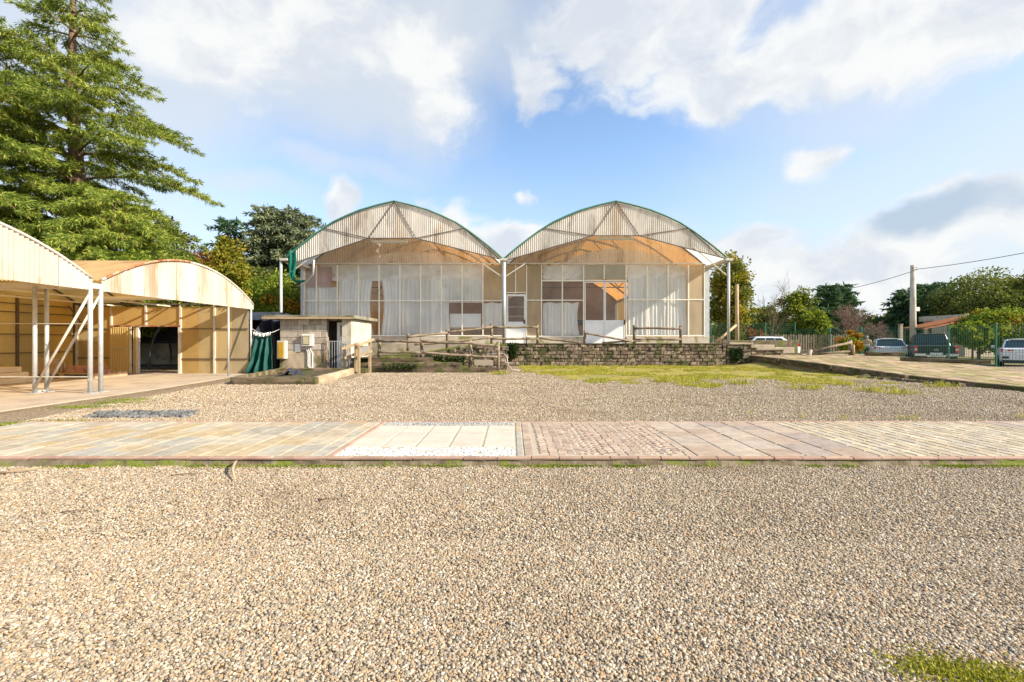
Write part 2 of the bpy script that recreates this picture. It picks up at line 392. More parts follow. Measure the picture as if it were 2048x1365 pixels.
M['soil'] = pm('soil', [(.055, .042, .028), (.13, .10, .065)], 5, 1, .8, 30, .03, stains=[(MOSS, 2, .45, .6, (1, 1, 1), .8)])
M['terrace'] = pm('terrace_surface', [(.36, .29, .22), (.48, .40, .31)], 4, .95, .5, 50, .01, stains=[((.16, .16, .04), 1.2, .5, .64, (1, 1, 1), .7)])
def stone(name, cols, rand=.16, **k): return pm(name, cols, 5, .8, .3, 60, .004, rand=rand, **k)
def pieces_mat(name, cols, rough=.85):
    """each laid piece takes its own tone, with grain and blotches of its own"""
    t = NT(name); p = t.pos(); oi = t.n('ObjectInfo'); n = len(cols)
    c = t.ramp(oi.outputs['Random'], [(i / n, col) for i, col in enumerate(cols)], 'CONSTANT')
    g = t.mr(t.noise(p, 9, 7, .65), .3, .7, .82, 1.15); hs = t.n('HueSaturation'); t.put(hs, 'Color', c); t.put(hs, 'Value', g); c = hs.outputs['Color']
    c = t.mix(t.mr(t.noise(p, 4, 6), .58, .72, 0, .35), c, (.28, .22, .14))
    return t.done(t.bsdf(c, rough, 0, .2, t.bump(t.noise(p, 70, 5), .35, .004)))
M['flag'] = pieces_mat('pale_flagstone', [(.46, .375, .27), (.41, .34, .25), (.48, .41, .31), (.39, .36, .30), (.46, .365, .235), (.43, .385, .30), (.50, .43, .33), (.45, .34, .20), (.38, .34, .27)])
M['bigslab'] = stone('cream_slab', [(.53, .46, .37), (.60, .54, .45)], .05, stains=[((.45, .36, .25), 3, .58, .7, (1, 1, 1), .4)])
M['pinkslab'] = pieces_mat('pinkish_slab', [(.38, .29, .225), (.43, .34, .27), (.35, .285, .24), (.45, .365, .29), (.40, .305, .23), (.42, .35, .285)])
M['cobble'] = pieces_mat('reddish_porphyry', [(.40, .30, .235), (.35, .26, .205), (.44, .345, .27), (.41, .305, .23), (.38, .305, .25), (.45, .35, .265)])
M['sett'] = pieces_mat('cream_sett', [(.46, .38, .27), (.50, .425, .305), (.41, .335, .24), (.53, .46, .34), (.47, .38, .265), (.44, .385, .30)])
M['redbrick'] = stone('terracotta_edging', [(.33, .20, .145), (.40, .26, .19), (.46, .33, .25)], .15)
M['grout'] = pm('pale_grout', [(.40, .33, .24), (.48, .41, .31)], 14, .95, .4, 60, .004)
M['white_pebble'] = stone('white_pebble', [(.58, .565, .535), (.74, .73, .70)], .12)
M['grey_pebble'] = stone('grey_pebble', [(.26, .26, .255), (.42, .41, .39)], .1)
M['bluegrey'] = stone('blue_grey_chippings', [(.085, .085, .083), (.22, .22, .215)], .1)
M['tyre'] = plain('tyre_rubber', (.018, .018, .018), .8)
M['rim'] = plain('alloy', (.5, .5, .52), .3, .7)
M['black_plastic'] = plain('black_plastic', (.02, .02, .022), .5)
M['car_white'] = plain('white_car_paint', (.72, .74, .77), .18, 0, .6, .03)
M['car_silver'] = plain('silver_white_car_paint', (.70, .73, .76), .2, .1, .6, .03)
M['car_black'] = plain('black_car_paint', (.012, .015, .013), .32, 0, .5, .1)
M['car_glass'] = plain('tinted_car_glass', (.012, .02, .022), .05, 0, .8, .1)
M['tail'] = plain('red_tail_lamp', (.55, .03, .03), .15, 0, .6)
M['clear_lamp'] = plain('clear_lamp', (.75, .72, .7), .15, 0, .6)
M['chrome'] = plain('chrome', (.7, .7, .7), .12, .95)
M['yellow'] = plain('ochre_yellow_paint', (.62, .35, .02), .5)
M['box_grey'] = plain('grey_plastic_cabinet', (.55, .52, .47), .6)
M['box_white'] = plain('white_plastic_box', (.78, .76, .72), .45)
M['meterglass'] = plain('beige_meter_window', (.52, .47, .30), .3)
M['meterseal'] = plain('brown_gasket', (.20, .15, .10), .7)
M['paper'] = plain('white_paper', (.82, .82, .82), .8)
M['skin'] = plain('skin', (.55, .34, .25), .6)
M['jacket'] = plain('tan_jacket', (.42, .32, .20), .9)
M['trousers'] = plain('dark_green_trousers', (.03, .05, .045), .9)
M['shoe'] = plain('dark_shoes', (.02, .018, .015), .7)
M['hair'] = plain('grey_hair', (.5, .46, .42), .9)
M['red_tile'] = plain('terracotta_roof_tile', (.46, .17, .06), .8, var=.3)
M['brick_pile'] = pm('red_brick', [(.30, .14, .09), (.42, .22, .15)], 8, .9, .4, rand=.2)
M['pale_block'] = plain('pale_stacked_panel', (.62, .52, .38), .8)
M['wire'] = plain('black_cable', (.03, .03, .03), .6)
M['dark_table'] = plain('dark_table_cloth', (.035, .04, .06), .8)
M['house_wall'] = plain('beige_house_wall', (.5, .42, .33), .9)
def empty_part(name, loc, parent):
    o = bpy.data.objects.new(name, None); COL.objects.link(o); o.parent = parent; o.location = Vector(loc) - wloc(parent); WL[o.name] = Vector(loc); o.empty_display_size = .1
    return o
# ================================================================== GROUND
def gh(x, y):
    return -.28 * smoothstep(13.5, 19, x) * smoothstep(19, 24, y)
def ground_material():
    t = NT('gravel_ground'); p = t.pos()
    sp = t.n('SeparateXYZ'); t.put(sp, 0, p); X, Y = sp.outputs[0], sp.outputs[1]
    vo = t.n('TexVoronoi', feature='F1'); t.put(vo, 'Vector', p); t.put(vo, 'Scale', 55.); t.put(vo, 'Randomness', 1.)
    vc = t.n('SeparateColor'); t.put(vc, 0, vo.outputs['Color'])
    peb = t.ramp(vc.outputs[0], [(0., (.11, .08, .05)), (.14, (.22, .165, .11)), (.3, (.38, .29, .19)), (.5, (.46, .36, .24)), (.68, (.36, .235, .13)), (.82, (.52, .425, .305)), (.93, (.25, .225, .195)), (1., (.58, .51, .41))])
    big = t.noise(p, .35, 4); mid = t.noise(p, 1.6, 5)
    peb = t.mix(t.mr(big, .42, .66, 0, .28), peb, (.33, .255, .17))
    gap = t.mr(vo.outputs['Distance'], .45, .75); peb = t.mix(t.math('MULTIPLY', gap, .55), peb, (.12, .09, .06))
    # packed dirt towards the left apron
    dd = t.math('ADD', X, t.math('MULTIPLY', Y, .0))
    edge = t.math('ADD', t.math('SUBTRACT', -7.55, X), t.math('MULTIPLY', t.math('SUBTRACT', mid, .5), 1.4))
    dirtf = t.mr(edge, -.35, .45)
    dirtc = t.ramp(t.noise(p, 7, 6), [(.16, .115, .07), (.27, .20, .13), (.36, .28, .19)], lo=.3, hi=.7)
    dirtc = t.mix(t.mr(t.noise(p, .9, 5), .54, .66, 0, .7), dirtc, (.12, .13, .03))
    c = t.mix(dirtf, peb, dirtc)
    # mossy soil / thin turf in front of the retaining wall
    gx = t.math('MULTIPLY', t.mr(t.math('ADD', X, t.math('MULTIPLY', Y, .12)), 2.2, 3.6), t.mr(t.math('SUBTRACT', X, t.math('MULTIPLY', Y, .2)), 14.5, 11.5))
    yy = t.math('ADD', Y, t.math('MULTIPLY', t.math('SUBTRACT', mid, .5), 3.2))
    gy = t.mr(t.math('ADD', yy, t.math('MULTIPLY', X, .3)), 11.9, 13.6)
    patch = t.mr(t.math('ADD', t.noise(p, .9, 6, .65), t.math('MULTIPLY', Y, .022)), .70, .84)
    gf = t.math('MULTIPLY', t.math('MULTIPLY', gx, gy), t.mr(patch, 0, 1, .45, 1.))
    turf = t.ramp(t.noise(p, 2.4, 7, .65), [(.13, .09, .05), (.30, .24, .10), (.32, .30, .05), (.44, .38, .06), (.40, .25, .08), (.24, .24, .04)], lo=.32, hi=.68)
    c = t.mix(t.math('MULTIPLY', gf, .93), c, turf)
    # moss spots on the gravel
    mo = t.math('MULTIPLY', t.mr(t.noise(p, 1.1, 6, .6), .63, .70), .55)
    c = t.mix(mo, c, (.20, .20, .05))
    # beyond the court: dry earth and meadow
    far = t.mr(Y, 21.5, 25.5); wide = t.mr(t.math('ABSOLUTE', X), 40, 60)
    meadow = t.ramp(t.noise(p, .25, 7), [(.10, .10, .03), (.20, .17, .07), (.27, .22, .12)], lo=.3, hi=.7)
    c = t.mix(t.math('MAXIMUM', far, wide), c, meadow)
    h = t.math('ADD', t.math('MULTIPLY', vo.outputs['Distance'], -1.), t.math('MULTIPLY', t.noise(p, 9, 6), .6))
    return t.done(t.bsdf(c, .9, 0, .25, t.bump(h, .9, .02)))
M['ground'] = ground_material()
def build_ground():
    xs = sorted(set([-2500, -900, -300, -120, -60, -40, -30] + list(np.arange(-24, 48, 1.0)) + [55, 70, 120, 300, 900, 2500]))
    ys = sorted(set([-2500, -600, -120, -40, -15] + list(np.arange(-6, 46, 1.0)) + [52, 60, 80, 120, 300, 900, 2500]))
    b = MB(); b.grid([[(x, y, gh(x, y)) for x in xs] for y in ys])
    o = b.build('ground', M['ground'], smooth=True); o['kind'] = 'structure'; o['label'] = 'beige gravel yard with mossy turf and packed earth'
build_ground()

# ------------------------------------------------------------------ loose pebbles (geometry nodes)
def pebble_mat():
    t = NT('pebble'); oi = t.n('ObjectInfo'); r = oi.outputs['Random']; p = t.pos()
    c = t.ramp(r, [(0., (.10, .075, .05)), (.07, (.18, .145, .11)), (.16, (.32, .24, .15)), (.30, (.41, .305, .18)), (.40, (.22, .20, .175)), (.48, (.47, .365, .23)), (.58, (.40, .235, .11)), (.66, (.55, .44, .30)), (.76, (.25, .235, .21)), (.85, (.60, .51, .38)), (.95, (.70, .63, .52)), (1., (.50, .26, .12))])
    big = t.noise(p, .8, 4)
    c = t.mix(t.mr(big, .52, .70, 0, .5), c, (.20, .135, .075), 'MIX')
    c = t.mix(.2, c, t.ramp(t.noise(p, 130, 3), [(.2, .155, .11), (.5, .42, .32)], lo=.35, hi=.65))
    return t.done(t.bsdf(c, .75, 0, .3))
M['pebble'] = pebble_mat()
def scatter(name, corners, density, size, mat, seed, label, kind='stuff', flat=.6, zoff=0., smin=.55, smax=1.35, parent=None, subdiv=2):
    me = bpy.data.meshes.new(name); me.from_pydata(corners, [], [tuple(range(len(corners)))]); me.materials.append(mat)
    o = bpy.data.objects.new(name, me); COL.objects.link(o)
    if parent is not None: o.parent = parent
    ng = bpy.data.node_groups.new(name + '_nodes', 'GeometryNodeTree')
    ng.interface.new_socket('Geometry', in_out='INPUT', socket_type='NodeSocketGeometry'); ng.interface.new_socket('Geometry', in_out='OUTPUT', socket_type='NodeSocketGeometry')
    N, L = ng.nodes, ng.links
    gi = N.new('NodeGroupInput'); go = N.new('NodeGroupOutput')
    dp = N.new('GeometryNodeDistributePointsOnFaces'); dp.distribute_method = 'RANDOM'; dp.inputs['Density'].default_value = density; dp.inputs['Seed'].default_value = seed
    L.new(gi.outputs[0], dp.inputs['Mesh'])
    ico = N.new('GeometryNodeMeshIcoSphere'); ico.inputs['Radius'].default_value = 1.0; ico.inputs['Subdivisions'].default_value = subdiv
    po = N.new('GeometryNodeInputPosition'); nz = N.new('ShaderNodeTexNoise'); nz.inputs['Scale'].default_value = 1.1; L.new(po.outputs[0], nz.inputs['Vector'])
    vm = N.new('ShaderNodeVectorMath'); vm.operation = 'MULTIPLY_ADD'; L.new(nz.outputs['Color'], vm.inputs[0]); vm.inputs[1].default_value = (.8, .8, .8); vm.inputs[2].default_value = (-.4, -.4, -.4)
    sp = N.new('GeometryNodeSetPosition'); L.new(ico.outputs['Mesh'], sp.inputs['Geometry']); L.new(vm.outputs[0], sp.inputs['Offset'])
    ss = N.new('GeometryNodeSetShadeSmooth'); L.new(sp.outputs[0], ss.inputs[0])
    sm = N.new('GeometryNodeSetMaterial'); sm.inputs['Material'].default_value = mat; L.new(ss.outputs[0], sm.inputs[0])
    ip = N.new('GeometryNodeInstanceOnPoints'); L.new(dp.outputs['Points'], ip.inputs['Points']); L.new(sm.outputs[0], ip.inputs['Instance'])
    def rv(a, b, sd):
        n = N.new('FunctionNodeRandomValue'); n.data_type = 'FLOAT_VECTOR'; n.inputs[0].default_value = a; n.inputs[1].default_value = b; n.inputs['Seed'].default_value = sd; return n.outputs[0]
    def rf(a, b, sd):
        n = N.new('FunctionNodeRandomValue'); n.data_type = 'FLOAT'; n.inputs[2].default_value = a; n.inputs[3].default_value = b; n.inputs['Seed'].default_value = sd; return n.outputs[1]
    L.new(rv((-.5, -.5, 0), (.5, .5, 6.28), 3), ip.inputs['Rotation'])
    s1 = N.new('ShaderNodeVectorMath'); s1.operation = 'SCALE'; L.new(rv((.85, .75, flat * .8), (1.15, 1.0, flat * 1.3), 5), s1.inputs[0])
    pw = N.new('ShaderNodeMath'); pw.operation = 'POWER'; L.new(rf(0, 1, 9), pw.inputs[0]); pw.inputs[1].default_value = 1.8
    mr = N.new('ShaderNodeMapRange'); L.new(pw.outputs[0], mr.inputs[0]); mr.inputs[3].default_value = size * smin; mr.inputs[4].default_value = size * smax
    L.new(mr.outputs[0], s1.inputs['Scale']); L.new(s1.outputs[0], ip.inputs['Scale'])
    tr = N.new('GeometryNodeTranslateInstances'); L.new(ip.outputs[0], tr.inputs[0]); L.new(rv((0, 0, zoff), (0, 0, zoff + size * .6), 12), tr.inputs['Translation']); tr.inputs['Local Space'].default_value = False
    jn = N.new('GeometryNodeJoinGeometry'); L.new(tr.outputs[0], jn.inputs[0])
    L.new(jn.outputs[0], go.inputs[0])
    md = o.modifiers.new('scatter', 'NODES'); md.node_group = ng
    if kind: o['kind'] = kind
    if label: o['label'] = label
    return o
Y0P, Y1P, ZP = 4.02, 5.87, .07        # paved strip
def trap(y0, y1, m, z=0., zf=None):
    return [(-(1.125 * y0 + m), y0, z), ((1.125 * y0 + m), y0, z), ((1.125 * y1 + m), y1, z), (-(1.125 * y1 + m), y1, z)]
scatter('gravel', trap(1.2, 2.5, .5), 19000, .0063, M['pebble'], 1, 'coarse beige and grey gravel nearest the camera')
scatter('gravel', trap(2.5, 4.01, .5), 10500, .0076, M['pebble'], 2, 'beige gravel along the mossy edge of the paved strip', subdiv=1)
scatter('gravel', [(-6.6, 5.9, 0), (8.2, 5.9, 0), (9.6, 7.6, 0), (-7.0, 7.6, 0)], 3400, .0105, M['pebble'], 3, 'beige gravel just behind the paved strip', subdiv=1)
scatter('gravel', [(-7.0, 7.6, 0), (9.6, 7.6, 0), (11.2, 10.2, 0), (-7.3, 10.2, 0)], 1700, .013, M['pebble'], 4, 'beige gravel across the middle of the yard', subdiv=1)
scatter('gravel', [(-7.4, 10.2, 0), (11.0, 10.2, 0), (10.4, 13.0, 0), (-7.6, 13.0, 0)], 900, .016, M['pebble'], 5, 'beige gravel in front of the turf and the planter box', subdiv=1)
scatter('gravel', [(-4.6, 13.0, 0), (1.4, 13.0, 0), (1.2, 15.7, 0), (-5.0, 15.7, 0)], 800, .016, M['pebble'], 6, 'beige gravel at the foot of the ramp sleepers', subdiv=1)

# ================================================================== PAVED STRIP
def chamfer_mesh(name, w, d, h, c, mat):
    """block centred on x,y with its top at z=0, chamfered top edge"""
    b = MB(); x, y = w / 2, d / 2
    b.v = [(-x, -y, -h), (x, -y, -h), (x, y, -h), (-x, y, -h), (-x, -y, -c), (x, -y, -c), (x, y, -c), (-x, y, -c),
           (-x + c, -y + c, 0), (x - c, -y + c, 0), (x - c, y - c, 0), (-x + c, y - c, 0)]
    b.f = [(0, 1, 5, 4), (1, 2, 6, 5), (2, 3, 7, 6), (3, 0, 4, 7), (4, 5, 9, 8), (5, 6, 10, 9), (6, 7, 11, 10), (7, 4, 8, 11), (8, 9, 10, 11)]
    b.m = [0] * 9
    return b.mesh(name, mat)
def paved_strip():
    b = MB(); b.box(-6.2, 7.0, Y0P + .062, Y1P - .004, -.12, ZP - .006)
    base = b.build('pavement', M['grout']); props(base, 'raised strip of sample paving across the gravel yard', kind='structure')
    # rough mossy front face of the concrete bed
    b = MB(); rows = []
    xs = np.arange(-6.2, 7.0, .03)
    for k, (yy, zz) in enumerate([(.075, ZP - .017), (.012, ZP - .0175), (.004, .036), (-.008, .012), (-.06, -.03)]):
        row = []
        for x in xs:
            e = mnoise.noise((x * 3.1, k * .7, 2)) * .018 + mnoise.noise((x * 14, k * 1.3, 5)) * .008
            low = .05 * smoothstep(-2.2, -5.5, x) * (1 if k > 1 else 0)
            row.append((x, Y0P + yy + (e if k > 0 else 0) - low, zz + (e * .4 if k in (2, 3) else 0)))
        rows.append(row)
    b.grid(rows); b.build('bed_edge', M['slab_edge'], base, True)
    cache = {}
    def piece(name, w, d, h, c, mat, x, y, z, rz=0., tilt=.003):
        key = (name, round(w, 2), round(d, 2))
        if key not in cache: cache[key] = chamfer_mesh(name, key[1], key[2], h, c, mat)
        o = place(name, cache[key], None, base, (x, y, z + random.uniform(-.0015, .0015)), (random.uniform(-tilt, tilt), random.uniform(-tilt, tilt), rz + random.uniform(-.012, .012)),
                  (w / key[1], d / key[2], 1))
        return o
    # terracotta edging, near and far
    for yc, d in ((Y0P + .03, .062), (Y1P - .03, .058)):
        x = -6.18
        while x < 6.9:
            w = random.choice((.2, .25, .25, .3)); piece('edging_brick', w - .006, d, .018, .005, M['redbrick'], x + w / 2, yc + random.uniform(-.003, .003), ZP); x += w
    y = Y0P + .066
    while y < Y1P - .08:
        d = min(.25, Y1P - .065 - y); piece('edging_brick', .0621, d - .006, .018, .006, M['redbrick'], -1.635, y + d / 2, ZP); y += d
    ya, yb = Y0P + .068, Y1P - .065
    # pale flagstones in courses that run away from the camera
    x = -6.16
    while x < -1.7:
        w = random.choice((.19, .22, .25, .28)); w = min(w, -1.672 - x)
        if w < .1: break
        y = ya; 
        while y < yb - .06:
            d = random.choice((.18, .25, .3, .38, .45)); d = min(d, yb - y)
            if yb - (y + d) < .1: d = yb - y
            piece('flagstone', w - .010, d - .012, .05, .005, M['flag'], x + w / 2, y + d / 2, ZP); y += d
        x += w
    # five columns of big cream slabs between two pebble bands
    xa, xb = -1.60, .035; n = 5; w = (xb - xa) / n; y = Y0P + .40; rows = (.37, .38, .37)
    for i in range(n):
        y = Y0P + .41
        for d in rows:
            piece('slab', w - (.022 if i else .012), d - .016, .05, .005, M['bigslab'], xa + w * (i + .5), y + d / 2, ZP, tilt=.002); y += d
    scatter('white_pebbles', [(xa + .01, ya, ZP - .016), (xb - .01, ya, ZP - .016), (xb - .01, Y0P + .40, ZP - .016), (xa + .01, Y0P + .40, ZP - .016)], 3600, .0155, M['white_pebble'], 21, 'band of white pebbles in front of the cream slabs', parent=base)
    scatter('grey_pebbles', [(xa + .01, Y0P + 1.55, ZP - .016), (xb - .01, Y0P + 1.55, ZP - .016), (xb - .01, yb, ZP - .016), (xa + .01, yb, ZP - .016)], 3600, .0155, M['grey_pebble'], 22, 'band of grey pebbles behind the cream slabs', parent=base)
    y = ya
    while y < yb - .05:
        d = min(.28, yb - y); piece('stone_strip', .062, d - .006, .05, .005, M['flag'], .075, y + d / 2, ZP); y += d
    y = ya
    while y < yb - .05:
        d = min(.12, yb - y); piece('edging_sett', .085, d - .008, .05, .006, M['cobble'], .158, y + d / 2, ZP); y += d
    # porphyry cobbles laid in fans
    spots = []; s = .083; FW = .62
    x0, x1 = .21, 1.66
    j = 0; yv = ya - .5
    while yv < yb + .1:
        for col in range(3):
            cx = x0 + FW * (col + .5) - .1; rr = FW * .62
            na = 8
            for i in range(na):
                a = R(38 + 104 * (i + .5) / na); px, py = cx + rr * math.cos(a), yv + rr * math.sin(a)
                if x0 + .03 < px < x1 - .03 - (py - ya) * -.08 and ya + .035 < py < yb - .035:
                    spots.append((py + random.uniform(-.008, .008), px + random.uniform(-.008, .008), a - R(90) + random.uniform(-.15, .15)))
        yv += s * 1.02
    spots.sort()
    rest = MB()
    for k, (py, px, a) in enumerate(spots):
        w = random.uniform(.072, .09); d = random.uniform(.07, .08)
        if k < 300: piece('cobble', w, d, .05, .009, M['cobble'], px, py, ZP, a, .03)
        else:
            ca, sa = math.cos(a), math.sin(a)
            pts = [(px + ca * ux * w / 2 - sa * uy * d / 2, py + sa * ux * w / 2 + ca * uy * d / 2) for ux, uy in ((-1, -1), (1, -1), (1, 1), (-1, 1))]
            rest.add([(q[0], q[1], ZP - .05) for q in pts] + [(q[0], q[1], ZP) for q in pts], [(4, 5, 6, 7), (0, 1, 5, 4), (1, 2, 6, 5), (2, 3, 7, 6), (3, 0, 4, 7)])
    if rest.v: rest.build('cobbles', M['cobble'], base)['kind'] = 'stuff'
    # pinkish slabs in staggered courses
    x = 1.67; w = .325
    for i in range(5):
        y = ya - random.uniform(0, .3) if i % 2 else ya
        while y < yb - .03:
            d = random.choice((.28, .36, .42)); a0 = max(y, ya); a1 = min(y + d, yb)
            if a1 - a0 > .05: piece('pink_slab', w - .012, a1 - a0 - .016, .05, .006, M['pinkslab'], x + w / 2, (a0 + a1) / 2, ZP)
            y += d
        x += w
    # narrow cream setts
    x = 3.31
    while x < 5.9:
        w = random.choice((.098, .108, .118)); y = ya - random.uniform(0, .12)
        while y < yb - .03:
            d = random.uniform(.17, .24); a0 = max(y, ya); a1 = min(y + d, yb)
            if a1 - a0 > .04: piece('sett', w - .009, a1 - a0 - .008, .05, .006, M['sett'], x + w / 2, (a0 + a1) / 2, ZP, tilt=.02)
            y += d
        x += w
    while x < 6.9:
        w = .24; y = ya
        while y < yb - .05:
            d = min(.45, yb - y); piece('long_slab', w - .012, d - .01, .05, .006, M['pinkslab'], x + w / 2, y + d / 2, ZP); y += d
        x += w
    return base
paved_strip()

# concrete apron in front of the open shelters
def apron():
    b = MB()
    pts = [(-7.85, 4.5), (-8.0, 9.2), (-8.25, 12.2), (-8.6, 14.2), (-8.9, 15.9), (-20, 15.9), (-20, 3.0), (-8, 3.0)]
    top = [(x, y, .018) for x, y in pts]; bot = [(x, y, -.1) for x, y in pts]; n = len(pts)
    b.add(bot + top, [tuple(range(n, 2 * n))] + [(i, (i + 1) % n, n + (i + 1) % n, n + i) for i in range(n)])
    o = b.build('concrete_floor', M['concrete']); props(o, 'pale concrete floor under the open shelters', kind='structure')
apron()
# terrace on which the big greenhouse stands
YW = 20.2; ZT = 1.0; YC = 20.45; YF = 22.6
def terrace():
    b = MB(); b.box(-11.6, 9.6, YW + .16, 46, -.4, ZT - .02); b.box(9.6, 11.4, 22.2, 46, -.4, ZT - .02)
    o = b.build('terrace_ground', M['terrace']); props(o, 'raised terrace under the greenhouse', kind='structure')
terrace()
# ================================================================== BIG GREENHOUSE
PROF = [(0, 0), (.1, .17), (.225, .357), (.33, .505), (.437, .634), (.56, .745), (.68, .84), (.84, .93), (1, 1)]
def prof(u):
    u = min(1, max(0, u))
    for (a, b), (c, d) in zip(PROF, PROF[1:]):
        if u <= c: return b + (d - b) * (u - a) / (c - a)
    return 1.
BX = [PX(570, YC), PX(1007, YC), PX(1457, YC)]     # eave lines of the two bays
ZE = PZ(520, YC); ZA = PZ(404, YC)
def arch_z(x, shift=0.):
    i = 0 if x < BX[1] else 1; a, b = BX[i], BX[i + 1]; m = (a + b) / 2
    u = (x - a) / (m - a) if x < m else (b - x) / (b - m)
    return ZE + (ZA - ZE) * prof(u) + shift
gh_root = empty('greenhouse', ((BX[0] + BX[2]) / 2, YC, ZT), 'large double-arched greenhouse with corrugated plastic gables and white-framed glazing on the terrace', 'greenhouse')
CP = .088
def corr_sheet(name, x0, x1, zlo, zhi, y, mat, parent, amp=.017, pts=5):
    """vertical corrugated sheet in the XZ plane between two outlines"""
    n = max(2, int(round((x1 - x0) / CP * pts))); b = MB(); lo = []; hi = []
    for i in range(n + 1):
        x = x0 + (x1 - x0) * i / n; yy = y + amp * math.sin(2 * math.pi * x / CP)
        a, c = zlo(x), zhi(x)
        if c < a + .01: c = a + .01
        lo.append((x, yy, a)); hi.append((x, yy, c))
    mid = [((p[0]), p[1], (p[2] + q[2]) / 2) for p, q in zip(lo, hi)]
    b.grid([lo, mid, hi]); return b.build(name, mat, parent, True)
M['end_wall'] = pm('dull_brown_end_sheet', [(.17, .145, .125), (.25, .215, .185)], 1.2, .7, .2)
def greenhouse():
    g = gh_root
    # front fascia: sheets from the arch down to the lower truss line
    low = [[(570, 523), (596, 524), (737, 477), (832, 477), (1000, 519), (1007, 522)], [(1007, 522), (1020, 519), (1185, 472), (1278, 472), (1440, 515), (1457, 520)]]
    for i in (0, 1):
        pl = [(PX(a, YC), PZ(c, YC)) for a, c in low[i]]
        def zlo(x, pl=pl):
            for (a, b_), (c, d) in zip(pl, pl[1:]):
                if x <= c: return b_ + (d - b_) * (x - a) / (c - a + 1e-9)
            return pl[-1][1]
        xs = np.linspace(BX[i] + .02, BX[i + 1] - .02, 13)
        for k in range(12):
            corr_sheet('fascia_sheet', xs[k] - (.03 if k else 0), xs[k + 1], zlo, lambda x: arch_z(x, -.02), YC + .02 + (.008 if k % 2 else 0), M['fascia'], g)
        # lower chord bar along the fascia
        for (a, c) in zip(pl, pl[1:]):
            b = MB(); b.bar((a[0], YC - .01, a[1]), (c[0], YC - .01, c[1]), .035); b.build('bottom_chord', M['dark_steel'], g)
        mx = (BX[i] + BX[i + 1]) / 2
        P = lambda f: BX[i] + (BX[i + 1] - BX[i]) * f
        cl, cr = pl[2], pl[3]
        for (a, c) in (((mx, arch_z(mx)), cl), ((mx, arch_z(mx)), cr), ((P(.18), arch_z(P(.18))), cl), ((P(.82), arch_z(P(.82))), cr), ((P(.82), arch_z(P(.82))), pl[4])):
            b = MB(); b.bar((a[0], YC - .015, a[1]), (c[0], YC - .015, c[1]), .028); b.build('truss_bar', M['dark_steel'], g)
        # arches: front one with a green edge, then every 2.4 m
        for k, yy in enumerate([YC - .03, YF + .05, 25.2, 28, 31, 34, 38, 42]):
            b = MB(); pts = [(x, yy, arch_z(x, -.03 if k else .02)) for x in np.linspace(BX[i], BX[i + 1], 33)]
            b.tube(pts, .045 if k < 2 else .06, 6); b.build('arch', M['green_trim'] if k == 0 else M['dark_steel'], g, True)
        # curved roof sheets
        ysplit = [YC - .08, YF, 25.2, 28, 31, 34, 38, 42.1]
        for half in (0, 1):
            xa, xb = (BX[i], mx) if half == 0 else (mx, BX[i + 1])
            for k in range(len(ysplit) - 1):
                y0, y1 = ysplit[k], ysplit[k + 1]; n = max(4, int((y1 - y0) / CP * (4 if k < 3 else 2))); b = MB()
                rows = []
                for x in np.linspace(xa, xb, 12):
                    rows.append([(x, y0 + (y1 - y0) * j / n, arch_z(x, .035 + .014 * math.sin(2 * math.pi * (y0 + (y1 - y0) * j / n) / CP))) for j in range(n + 1)])
                b.grid(rows)
                b.build('roof_sheet', M['canopy'] if k == 0 else M['roof_amber'], g, True)
        # inner truss ties seen through the glazing
        for yy in (25.2, 28, 31):
            b = MB(); b.bar((BX[i], yy, ZE), (BX[i + 1], yy, ZE), .06); b.build('tie_bar', M['dark_steel'], g)
            for s in (-1, 1):
                b = MB(); b.bar((mx + s * .3, yy, arch_z(mx) - .1), (mx + s * 2.6, yy, ZE), .05); b.build('truss_bar', M['dark_steel'], g)
                b = MB(); b.bar((mx + s * 2.6, yy, ZE), (mx + s * 3.6, yy, arch_z(mx + s * 3.6) - .05), .05); b.build('truss_bar', M['dark_steel'], g)
    # ---- facade at YF
    ZB = PZ(528, YF); ZS = PZ(673, YF); ZM = PZ(602, YF)
    XL, XR = PX(607, YF), PX(1412, YF)
    # gable above the beam, clear corrugated
    for i, (a, c) in enumerate(((XL, PX(1006, YF)), (PX(1008, YF), XR))):
        xs = np.linspace(a, c, 11)
        for k in range(10):
            corr_sheet('gable_sheet', xs[k], xs[k + 1], lambda x: ZB + .03, lambda x: min(arch_z(x * YC / YF if False else x, -.05), ZA), YF + (.006 if k % 2 else 0), M['gable'], g)
    for (a, c) in ((607, 1005), (1010, 1412)):
        b = MB(); b.box(PX(a, YF), PX(c, YF), YF - .05, YF + .03, ZB - .035, ZB + .035); b.build('head_beam', M['steel_tan'], g)
    # concrete base wall
    b = MB(); b.box(XL - .05, PX(1010, YF), YF - .08, YF + .1, ZT - .05, ZS - .03); b.build('base_wall', M['base_wall'], g)
    b = MB(); b.box(PX(1054, YF), PX(1166, YF), YF - .08, YF + .1, ZT - .05, ZS - .03); b.build('base_wall', M['base_wall'], g)
    b = MB(); b.box(PX(1252, YF), XR + .12, YF - .08, YF + .1, ZT - .05, ZS - .03); b.build('base_wall', M['base_wall'], g)
    def mull(px, y0, y1, w=.055, mat='white_frame'):
        b = MB(); x = PX(px, YF); b.box(x - w / 2, x + w / 2, YF - .045, YF + .012, PZ(y1, YF), PZ(y0, YF)); b.build('mullion', M[mat], g)
    def trans(p0, p1, py, w=.05):
        b = MB(); z = PZ(py, YF); b.box(PX(p0, YF), PX(p1, YF), YF - .04, YF + .01, z - w / 2, z + w / 2); b.build('transom', M['white_frame'], g)
